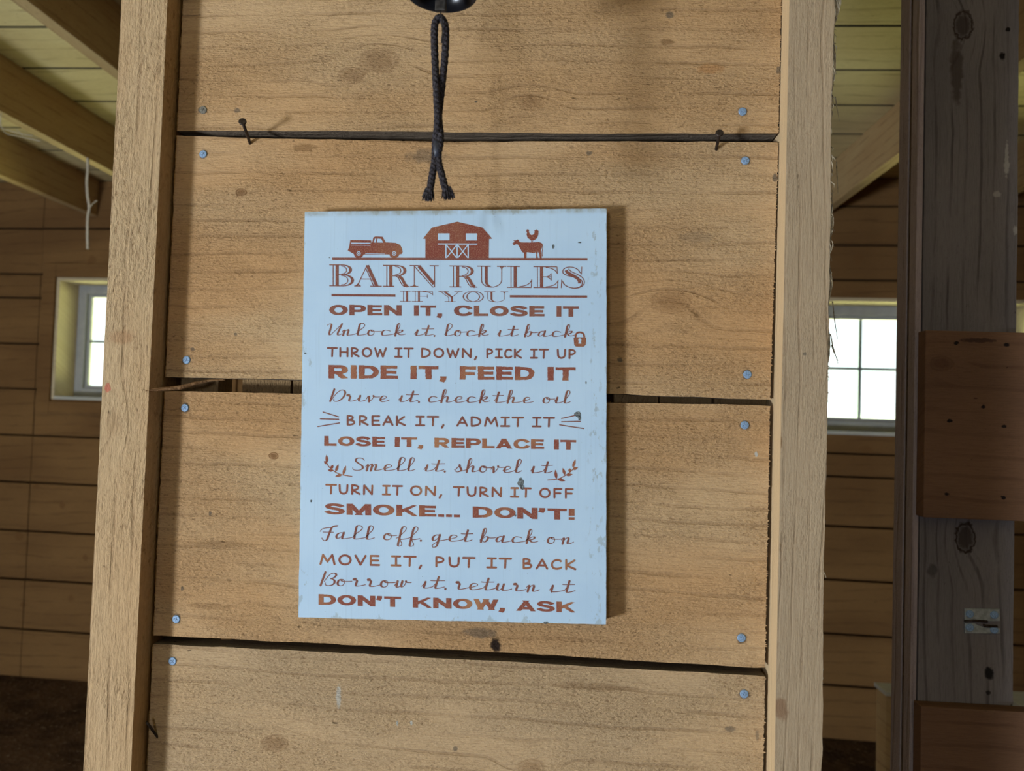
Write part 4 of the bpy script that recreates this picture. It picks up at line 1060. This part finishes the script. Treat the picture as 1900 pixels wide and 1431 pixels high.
# zinc hinge strap left on the board: two plates with screws
def plate(poly, name):
    q = [un(x, y, GY) for x, y in poly]
    o = MB().prism([(p.x, p.z) for p in q], GY-.0022, GY+.0005).build(name, M_PLATE, gate, bevel=.0004)
    return o
q7 = lambda pts: [(1400+x/2.976, 950+y/2.976) for x, y in pts]
pl1 = plate(q7([(1157, 600), (1215, 596), (1290, 602), (1350, 600), (1350, 535), (1157, 532)]), 'latch_plate')
pl2 = plate(q7([(1157, 668), (1350, 670), (1350, 642), (1272, 636), (1235, 626), (1207, 612), (1157, 610)]), 'latch_plate')
for pl, pts in ((pl1, [(1187, 563), (1322, 568)]), (pl2, [(1187, 638), (1322, 650)])):
    for x, y in q7(pts):
        p = un(x, y, GY-.002)
        MB().disc((p.x, GY-.0022, p.z), .0052, (0, -1, 0), .0018, 18).build('screw', M_STEEL, pl)
a, b = [un(x, y, GY-.003) for x, y in q7([(1160, 604), (1285, 606)])]
MB().tube([a, a.lerp(b, .4)+Vector((0, 0, .001)), b], .0016, 8).build('latch_pin', M_NAIL, gate, smooth=True)
o1, o2 = [un(x, y, GY-.003) for x, y in q7([(1268, 622), (1340, 634)])]
MB().tube([o1, Vector((o1.x, o1.y, o2.z)), o2], .0016, 8).build('latch_hook', M_NAIL, gate, smooth=True)

# ------------------------------------------------------------------ things inside the stall
a, b = un(1643, 1290, 1.5), un(1672, 1290, 1.5)
sp_ = thing('stub_post', (a.x+.02, 1.53, FLOOR), 'short brown post with sky light painted on its top, standing low behind the grey gate', 'post')
MB().box((a.x, 1.5, FLOOR), (b.x, 1.56, a.z)).build('timber', M_JOIST, sp_, bevel=.003)
MB().box((a.x-.004, 1.49, a.z+.0005), (b.x+.03, 1.57, a.z+.012)).build('painted_light_layer', M_PALE, sp_, bevel=.002)  # pale layer painting in the window light on the post's top
a, b = un(1876, 1300, 1.5), un(1876, 1341, 1.5)
for k, (z0, z1, lb) in enumerate(((b.z, (a.z+b.z)/2-.008, 'pale board lying beneath another at the right edge, low behind the gate'), ((a.z+b.z)/2-.0075, a.z, 'pale board lying on another at the right edge, low behind the gate'))):
    o = MB().box((a.x+k*.004, 1.44, z0), (a.x+.75, 1.58, z1)).build('pale_board', M_PALE, origin=(a.x, 1.5, z0), bevel=.002)
    props(o, lb, 'board', 'pale boards behind the gate')
for xx in (a.x+.12, a.x+.62):
    o = MB().box((xx, 1.46, FLOOR), (xx+.06, 1.56, b.z-.0005)).build('trestle_leg_post'.replace('_leg', ''), M_JOIST, origin=(xx+.03, 1.51, FLOOR))
    props(o, 'plain upright carrying the pale boards, hidden behind the gate', 'post', 'uprights under the pale boards')

# cobwebs
cw = MB(); random.seed(4)
YW = 1.95
top = unz(163, 294, JB)
YW = top.y
q = catmull([(163, 294), (163, 316), (161.5, 340), (163, 365), (166, 385), (163, 405), (162.5, 430), (163, 462)], 6)
cw.tube([un(x, y, YW) for x, y in q], [.0058*(1+.25*mnoise.noise(Vector((i*.7, 1, 0)))) for i in range(len(q))], 7)
cw.tube([un(x, y, YW) for x, y in ((166, 386), (172, 378), (180, 372))], .0022, 5)
o = cw.build('cobweb', M_WEB, origin=top)
props(o, 'dusty cobweb strand hanging from a ceiling joist near left post', 'cobweb', 'cobwebs on the ceiling joists')
cw = MB()
p0 = unz(2, 210, JB)
for pts in ([(2, 209), (3, 236), (20, 243), (38, 248), (60, 252)], [(30, 240), (38, 247), (42, 252)], [(52, 318), (75, 330), (100, 325), (140, 300)], [(2, 210), (1, 230), (10, 247), (30, 252), (75, 262)]):
    if pts[0][0] == 52: continue
    cw.tube([un(x, y, p0.y-.0) for x, y in catmull(pts, 5)], .0011, 5)
o = cw.build('cobweb', M_WEB, origin=p0)
props(o, 'thin torn cobweb threads between the joists at far left', 'cobweb', 'cobwebs on the ceiling joists')
